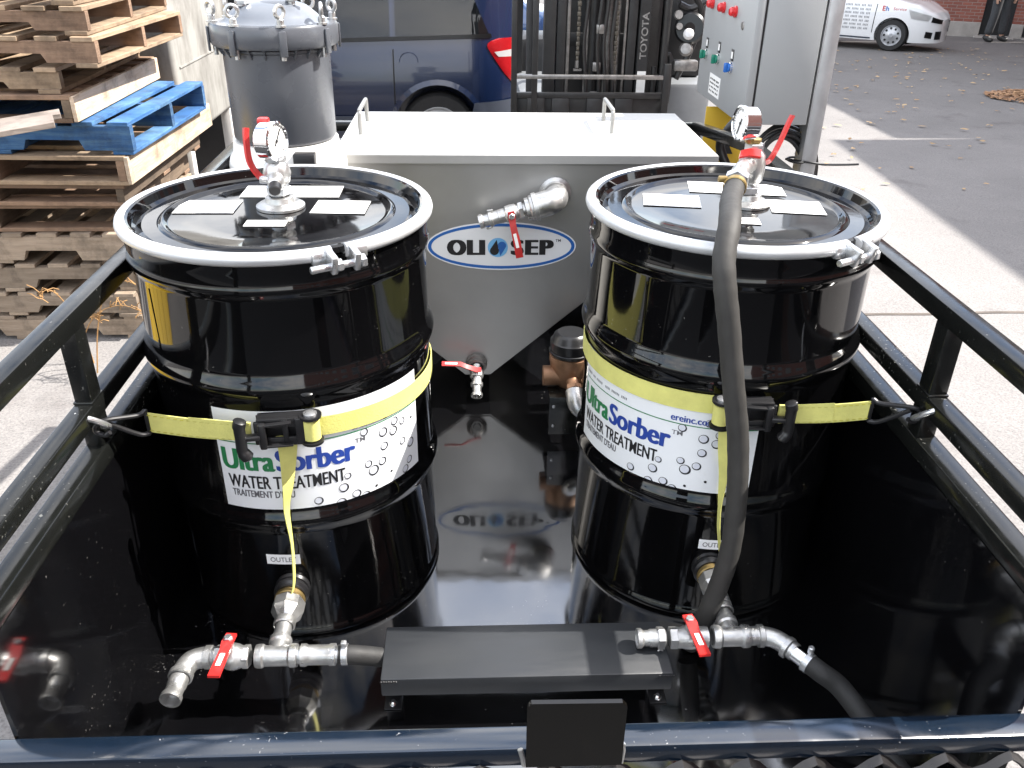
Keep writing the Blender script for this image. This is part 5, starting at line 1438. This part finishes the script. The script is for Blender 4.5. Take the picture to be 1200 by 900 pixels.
stack = [  # z0, h, right x, front y, depth, yaw, kind, wood, end board, label
    (GP + .002, .128, -1.70, 4.08, 1.10, 0.5, 'stringer', 'wood_grey', False, 'grey weathered pallet at the very bottom of the stack'),
    (-.450, .130, -1.71, 4.06, 1.12, -1.5, 'stringer', 'wood_grey', False, 'grey pallet second from the ground'),
    (-.318, .146, -1.69, 4.09, 1.10, 1.0, 'stringer', 'wood_grey', False, 'grey pallet third from the ground'),
    (-.170, .158, -1.71, 4.07, 1.12, -0.8, 'stringer', 'wood_grey', False, 'grey pallet fourth from the ground'),
    (-.010, .135, -1.70, 4.10, 1.14, 1.0, 'open', 'wood_dark', False, 'dark open ended pallet fifth from the ground'),
    (.127, .104, -1.66, 4.06, 1.20, -1.0, 'open', 'wood_dark', False, 'dark open ended pallet two below the blue one'),
    (.233, .136, -1.625, 4.04, 1.34, -1.2, 'open', 'wood_brown', True, 'brown pallet with a pale end board directly under the blue one'),
    (.371, .150, -1.575, 4.06, 1.10, -2.0, 'stringer', 'wood_blue', False, 'bright blue painted pallet in the middle of the stack'),
    (.524, .120, -1.800, 4.02, 1.22, 0.6, 'open', 'wood_dark', True, 'dark pallet with sunlit end board directly above the blue one'),
    (.646, .112, -1.835, 4.05, 1.15, 2.0, 'stringer', 'wood_tan', False, 'light tan pallet with a notched front stringer'),
    (.760, .128, -1.640, 4.03, 1.15, -1.5, 'stringer', 'wood_brown', False, 'reddish brown pallet with a slotted stringer, third from the top'),
    (.890, .118, -1.665, 4.05, 1.20, 1.5, 'stringer', 'wood_brown', False, 'brown pallet second from the top'),
    (1.010, .128, -1.70, 4.06, 1.15, -1.0, 'stringer', 'wood_tan', False, 'tan pallet on top of the stack'),
]
for i, (z0, h_, xr_, yf_, dp, yw, kd, wd_, eb, lab) in enumerate(stack):
    make_pallet(wd_, kd, 1.22, dp, h_, 11 + i, lab, (xr_, yf_, z0), yw, eb, {'wood_brown': 'wood_tan', 'wood_dark': 'wood_brown', 'wood_blue': 'wood_blue'}.get(wd_))
mb = MB(); a = Vector((-1.70, 3.62, .618)); b = Vector((-2.35, 3.32, .545)); mb.bar(a, b, .16, .022, (0.05, 0, 1), .002)
mb.bar(a + Vector((-.06, .2, -.012)), b + Vector((-.06, .2, -.012)), .10, .022, (0.05, 0, 1), .002)
tag(mb.build('loose_plank', M['plank'], None, 0), 'weathered grey plank sticking out toward the camera from the pallets', 'plank')

# second stack behind/left so the pile continues out of frame
for i in range(9):
    make_pallet('wood_grey' if i % 3 else 'wood_brown', 'stringer', 1.22, 1.1, .14, 70 + i, ['weathered pallet in the left hand neighbour stack, level %s' % s for s in ('one', 'two', 'three', 'four', 'five', 'six', 'seven', 'eight', 'nine')][i], (-3.0, 4.1 + .03 * (i % 2), GP + .002 + .142 * i), (i % 3) - 1)

# ------------------------------------------------------------------ weathered white container behind the pallets
wt = thing('steel_container', 'weathered white steel container on legs behind the pallet stack', 'container', (-2.6, 5.8, gz(0, 5.8)))
mb = MB(); mb.box((-3.4, 5.35, .13), (-1.74, 6.62, 1.9), .03, seg=3); mb.build('container_shell', M['tank_white'], wt)
for x, y in ((-1.80, 6.50), (-1.80, 5.5), (-3.3, 6.5), (-3.3, 5.5)):
    mb = MB(); mb.box((x - .035, y - .035, gz(0, y)), (x + .035, y + .035, .13), .004); mb.box((x - .09, y - .09, gz(0, y) + .001), (x + .09, y + .09, gz(0, y) + .014)); mb.build('leg', M['cream'], wt)
mb = MB()
for z in (.55, 1.0, 1.45): mb.box((-1.7385, 5.42, z), (-1.733, 6.55, z + .01))
mb.build('panel_seam', M['tank_white'], wt, 0)
# added dark box standing in for the deep shade under the container
bn = thing('waste_bin', 'dark steel bin standing in shade behind the left rail', 'bin', (-1.5, 7.6, gz(0, 7.4)))
mb = MB(); mb.box((-3.0, 7.25, gz(0, 7.25) + .08), (-1.75, 7.9, .1), .02); mb.build('bin_body', M['dark'], bn)
mb = MB(); mb.box((-3.02, 7.22, .10), (-1.73, 7.93, .13), .01); mb.build('bin_rim', M['dark'], bn)
for x in (-2.9, -1.85):
    mb = MB(); mb.box((x - .05, 7.4, gz(0, 7.4)), (x + .05, 7.7, gz(0, 7.4) + .09)); mb.build('foot', M['dark'], bn)

# ------------------------------------------------------------------ buildings
# brick building at the upper right, with concrete plinth and dark doorways
A = Vector((8.2, 24.95, 0)); B = Vector((14.95, 21.39, 0))
wdv = (B - A).normalized(); nrm_ = Vector((wdv.y, -wdv.x, 0))
ang = math.atan2(wdv.y, wdv.x)
bb = thing('brick_building', 'red brick building with concrete plinth and dark doorways at upper right', 'building', (A.x, A.y, -1.25)); bb.rotation_euler = (0, 0, ang)
Lw = (B - A).length
def lb(name, lo, hi, m, bev=0.0, parent=bb):
    mb = MB(); mb.box(lo, hi, bev); return mb.build(name, M[m], parent, 0, world=False)
def wall_x(px_world): return (Vector(px_world) - A).dot(wdv)
d0 = wall_x((12.62, 22.3, 0)); d1 = wall_x((13.30, 22.1, 0)); d2 = wall_x((13.55, 22.0, 0)); d3 = wall_x((14.6, 21.6, 0))
for a_, b_ in ((0, d0), (d1, d2), (d3, Lw)):
    lb('wall', (a_, .06, .45), (b_, .4, 3.0), 'brick'); lb('plinth', (a_, 0, -.1), (b_, .4, .45), 'concrete', .01)
lb('wall', (0, .06, 3.0), (Lw, .4, 8.5), 'brick')
lb('wall', (0, .41, -.1), (.4, 7, 8.5), 'brick'); lb('wall', (Lw - .4, .41, -.1), (Lw, 7, 8.5), 'brick')
lb('roof', (-.1, -.05, 8.5), (Lw + .1, 7.1, 8.8), 'concrete', .02)
lb('door', (d0, .22, .16), (d1, .27, 2.999), 'dark', 0); lb('door', (d2, .22, .16), (d3, .27, 2.999), 'dark', 0)
lb('step', (d0 - .1, -.25, -.1), (d1 + .1, .4, .15), 'concrete', .01); lb('step', (d2 - .0, -.25, -.1), (d3 + .1, .4, .15), 'concrete', .01)
for k in range(4):
    x0 = .6 + k * 1.75
    w_ = lb('window', (x0, .03, 4.3), (x0 + 1.1, .058, 5.9), 'concrete', .01); lb('pane', (x0 + .08, .02, 4.4), (x0 + 1.02, .029, 5.8), 'glass', 0, w_)
# warehouses along the right side: they throw the shade across the yard
def warehouse(lab, xa, xb, y0, y1, h, m):
    """long block whose facade runs from (xa, y0) to (xb, y1)"""
    o = thing('warehouse', lab, 'building', ((xa + xb) / 2 + 2, (y0 + y1) / 2, gz(0, y0)), None)
    sl = (xb - xa) / (y1 - y0)
    fx = lambda y: xa + sl * (y - y0)
    zb = gz(0, y1) - .3
    mb = MB(); mb.prism([(xa, y0, zb), (xb, y1, zb), (xb + 5, y1, zb), (xa + 5, y0, zb)], (0, 0, h - zb)); mb.build('wall', M[m], o, 0)
    mb = MB(); mb.prism([(xa - .06, y0 - .02, h), (xb - .06, y1 + .02, h), (xb + 5.06, y1 + .02, h), (xa + 5.06, y0 - .02, h)], (0, 0, .12)); mb.build('roof', M['concrete'], o, 0)
    y = y0 + .8
    while y + 1.4 < y1:
        mb = MB(); mb.prism([(fx(y) - .04, y, 2.2), (fx(y + 1.3) - .04, y + 1.3, 2.2), (fx(y + 1.3) - .002, y + 1.3, 2.2), (fx(y) - .002, y, 2.2)], (0, 0, 1.4)); f = mb.build('window', M['concrete'], o, 0)
        a_, b_ = y + .08, y + 1.22
        mb = MB(); mb.prism([(fx(a_) - .055, a_, 2.3), (fx(b_) - .055, b_, 2.3), (fx(b_) - .041, b_, 2.3), (fx(a_) - .041, a_, 2.3)], (0, 0, 1.2)); mb.build('pane', M['glass'], f, 0)
        y += 2.4
    a_, b_ = y0 + .3, y0 + 1.3
    mb = MB(); mb.prism([(fx(a_) - .03, a_, gz(0, a_) - .02), (fx(b_) - .03, b_, gz(0, b_) - .02), (fx(b_) - .002, b_, gz(0, b_) - .02), (fx(a_) - .002, a_, gz(0, a_) - .02)], (0, 0, 2.1)); mb.build('door', M['dark'], o, 0)
    return o
warehouse('tall brick warehouse beside the trailer outside the right edge of view', 10.02, 10.98, 2.7, 9.85, 6.9, 'brick')
warehouse('lower rendered warehouse between the tall one and the far block', 11.15, 11.55, 9.95, 15.0, 6.25, 'concrete')
warehouse('tall far block standing next to the brick building', 14.3, 14.93, 15.1, 21.36, 9.9, 'brick')
warehouse('long warehouse on the right behind the camera', 8.6, 8.6, -30.0, .55, 12.5, 'brick')  # added out of view to keep sun off the ground behind the camera

# ------------------------------------------------------------------ person by the brick wall
def skinned(name, verts, edges, m, parent, sub=2):
    me = bpy.data.meshes.new(name)
    me.from_pydata([v[:3] for v in verts], edges, [])
    ob = bpy.data.objects.new(name, me); C.objects.link(ob)
    ob.modifiers.new('s', 'SKIN')
    sd = ob.modifiers.new('d', 'SUBSURF'); sd.levels = sub; sd.render_levels = sub
    for i, v in enumerate(verts):
        r = v[3]
        me.skin_vertices[0].data[i].radius = (r, r) if not isinstance(r, tuple) else r
        me.skin_vertices[0].data[i].use_root = (i == 0)
    dg = bpy.context.evaluated_depsgraph_get()
    r = bpy.data.meshes.new_from_object(ob.evaluated_get(dg))
    bpy.data.objects.remove(ob)
    r.name = name
    r.materials.clear(); r.materials.append(m)
    for p in r.polygons: p.use_smooth = True; p.material_index = 0
    o2 = bpy.data.objects.new(name, r); C.objects.link(o2); o2.parent = parent
    return o2
pe = thing('person', 'person in dark grey work trousers and black boots standing by the brick wall', 'person', (12.45, 21.35, gz(0, 21.35)))
pe.rotation_euler = (0, 0, R(200)); pe.scale = (1.15, 1.15, 1.15)
LB = [(0, 0, .98, (.15, .11)), (0, 0, 1.12, (.14, .10)), (0, .0, 1.30, (.17, .11)), (0, 0, 1.43, (.14, .09)), (0, .01, 1.50, .055), (0, .02, 1.56, .06), (0, .03, 1.64, (.075, .095)), (0, .03, 1.72, (.07, .085)),
      (.10, 0, .92, .09), (.13, .02, .50, .062), (.15, -.02, .10, .045), (.16, .10, .04, .04), (-.10, 0, .92, .09), (-.16, .03, .50, .062), (-.22, .0, .10, .045), (-.24, .12, .04, .04),
      (.19, 0, 1.42, .06), (.24, -.02, 1.14, .045), (.25, .06, .90, .034), (.25, .09, .82, (.025, .04)), (-.19, 0, 1.42, .06), (-.24, -.02, 1.14, .045), (-.25, .06, .90, .034), (-.25, .09, .82, (.025, .04))]
LE = [(0, 1), (1, 2), (2, 3), (3, 4), (4, 5), (5, 6), (6, 7), (0, 8), (8, 9), (9, 10), (10, 11), (0, 12), (12, 13), (13, 14), (14, 15), (3, 16), (16, 17), (17, 18), (18, 19), (3, 20), (20, 21), (21, 22), (22, 23)]
# fingers grow from the palms
for base in (19, 23):
    bx_, by_, bz_ = LB[base][:3]
    for k in range(4):
        i = len(LB); xx = bx_ + (k - 1.5) * .004; yy = by_ + (k - 1.5) * .018
        LB += [(xx, yy + .004, bz_ - .05 - .004 * (1 if k in (1, 2) else 0), .0095), (xx - .012 * (1 if bx_ > 0 else -1), yy + .01, bz_ - .085 - .006 * (1 if k in (1, 2) else 0), .0085)]
        LE += [(base, i), (i, i + 1)]
    i = len(LB); LB += [(bx_ - .02 * (1 if bx_ > 0 else -1), by_ + .045, bz_ - .01, .011), (bx_ - .03 * (1 if bx_ > 0 else -1), by_ + .055, bz_ - .045, .0095)]
    LE += [(base, i), (i, i + 1)]
skinned('body', LB, LE, M['skin'], pe)
T = [(0, 0, 1.00, (.175, .135)), (.105, 0, .90, .110), (.135, .02, .50, .088), (.152, -.02, .12, .082), (-.105, 0, .90, .110), (-.165, .03, .50, .088), (-.222, 0, .12, .082), (0, 0, 1.08, (.165, .12))]
skinned('trousers', T, [(0, 1), (1, 2), (2, 3), (0, 4), (4, 5), (5, 6), (0, 7)], M['trouser'], pe)
J = [(0, 0, 1.04, (.18, .135)), (0, 0, 1.18, (.17, .13)), (0, 0, 1.32, (.195, .135)), (0, 0, 1.44, (.16, .10)), (.2, 0, 1.43, .08), (.245, -.02, 1.14, .064), (.252, .05, .93, .052), (-.2, 0, 1.43, .08), (-.245, -.02, 1.14, .064), (-.252, .05, .93, .052), (0, .01, 1.50, .07)]
skinned('jacket', J, [(0, 1), (1, 2), (2, 3), (3, 4), (4, 5), (5, 6), (3, 7), (7, 8), (8, 9), (3, 10)], M['jacket'], pe)
for sx, x, y in ((1, .155, -.02), (-1, -.225, 0)):
    skinned('boot', [(x, y - .02, .14, .062), (x, y - .02, .07, .060), (x + .005 * sx, y + .08, .045, .05), (x + .01 * sx, y + .17, .042, (.05, .042)), (x, y - .06, .045, .045)], [(0, 1), (1, 2), (2, 3), (1, 4)], M['boot'], pe)
skinned('hair', [(0, .0, 1.70, (.082, .09)), (0, -.01, 1.76, (.075, .085)), (0, -.05, 1.66, (.07, .06))], [(0, 1), (0, 2)], M['hair'], pe)
for sx in (-1, 1):
    mb = MB(); mb.lathe([(0, .012), (.007, .008), (.010, 0), (.007, -.008), (0, -.012)], (sx * .032, .112, 1.665), (0, 1, 0), 12); mb.build('eye', M['white_eye'], pe, world=False)
    mb = MB(); mb.lathe([(0, -.008), (.014, -.006), (.020, 0), (.012, .008), (0, .009)], (sx * .078, .02, 1.645), (sx, 0, 0), 12); mb.build('ear', M['skin'], pe, world=False)
mb = MB(); mb.prism([(-.014, .118, 1.615), (.014, .118, 1.615), (.006, .112, 1.665), (-.006, .112, 1.665)], (0, .022, -.004)); mb.build('nose', M['skin'], pe, world=False)
mb = MB(); mb.box((-.022, .112, 1.585), (.022, .122, 1.594), .003); mb.build('mouth', M['lip'], pe, world=False)

# ------------------------------------------------------------------ leaves and weeds
def leaf(mb, x, y, s, rnd):
    z = gz(x, y) + .006 + rnd.random() * .02
    a = rnd.random() * 2 * PI
    ux, uy = math.cos(a), math.sin(a)
    pts = [(-1, 0, 0), (-.4, -.42, .25), (.4, -.38, .1), (1, 0, .3), (.4, .40, .15), (-.4, .42, .3)]
    mb.face([(x + s * (ux * p - uy * q), y + s * (uy * p + ux * q), z + s * r_ * rnd.uniform(.2, 1.2)) for p, q, r_ in pts])
rnd = random.Random(3)
mb = MB()
for k in range(190):
    y = 7 + 13 * rnd.random() ** .8
    x = y * (.36 + .26 * rnd.random()) + rnd.uniform(-.5, .5)
    if x < 3.2: continue
    leaf(mb, x, y, rnd.uniform(.028, .055), rnd)
tag(mb.build('fallen_leaves', M['leaf_pale'], None, 0, fix=False), 'scattered pale dry leaves on the shaded asphalt', 'leaves', kind='stuff')
mb = MB()
for k in range(1500):
    r_ = rnd.random() ** .7; a = rnd.random() * 2 * PI
    x = 8.35 + .9 * r_ * math.cos(a); y = 12.45 + .75 * r_ * math.sin(a)
    n_ = len(mb.bm.verts)
    leaf(mb, x, y, rnd.uniform(.03, .06), rnd)
    mb.bm.verts.ensure_lookup_table()
    dz = .10 * (1 - r_) * rnd.random()
    for v in mb.bm.verts[n_:]: v.co.z += dz
tag(mb.build('leaf_pile', M['leaf'], None, 0, fix=False), 'swept heap of brown dry leaves at the right edge', 'leaves', kind='stuff')
sp = thing('spill_tray', 'yellow plastic spill tray on the ground left of the trailer', 'tray', (-2.75, 2.1, gz(0, 2.1)))  # added out of view, gives the left drum its gold reflection
TZ = gz(0, 2.1)
for lo, hi in (((-3.35, 1.5, TZ + .002), (-2.15, 2.7, TZ + .06)), ((-3.35, 1.5, TZ + .06), (-3.30, 2.7, TZ + .30)), ((-2.20, 1.5, TZ + .06), (-2.15, 2.7, TZ + .30)), ((-3.30, 1.5, TZ + .06), (-2.20, 1.55, TZ + .30)), ((-3.30, 2.65, TZ + .06), (-2.20, 2.7, TZ + .30))):
    mb = MB(); mb.box(lo, hi, .008); mb.build('tray_side' if lo[2] > TZ + .01 else 'tray_floor', M['yellow'], sp)
for k in range(5):
    mb = MB(); mb.box((-3.29, 1.555 + k * .22, TZ + .25), (-2.21, 1.765 + k * .22, TZ + .28), .004); mb.build('grate_bar', M['yellow'], sp)
wdp = thing('dry_weed', 'tangle of dry orange weed stems against the lower pallets', 'weed', (-1.75, 3.7, gz(0, 3.7)))
for k in range(5):
    mb = MB()
    x0, y0 = -1.95 + .04 * k + rnd.uniform(-.05, .05), 3.72 + rnd.uniform(-.1, .1)
    hgt = rnd.uniform(.25, .55)
    lx_ = rnd.uniform(-.12, .30)
    pts = bezier([(x0, y0, gz(0, y0)), (x0 + lx_ * .2, y0, gz(0, y0) + hgt * .45), (x0 + lx_ * .55, y0 - .03, gz(0, y0) + hgt * .85), (x0 + lx_, y0 - .05, gz(0, y0) + hgt), (x0 + lx_ * 1.4, y0 - .08, gz(0, y0) + hgt * .93)], 5)
    mb.tube(pts, [.0035 - .0022 * i / len(pts) for i in range(len(pts))], 5)
    for j in range(16):
        p = pts[-1 - int(rnd.random() * 10)]
        q = p + Vector((rnd.uniform(-.05, .05), rnd.uniform(-.03, .03), rnd.uniform(-.03, .05)))
        mb.tube([p, (p + q) / 2 + Vector((0, 0, .008)), q], .0022, 4)
    mb.build('stem', M['straw'], wdp)
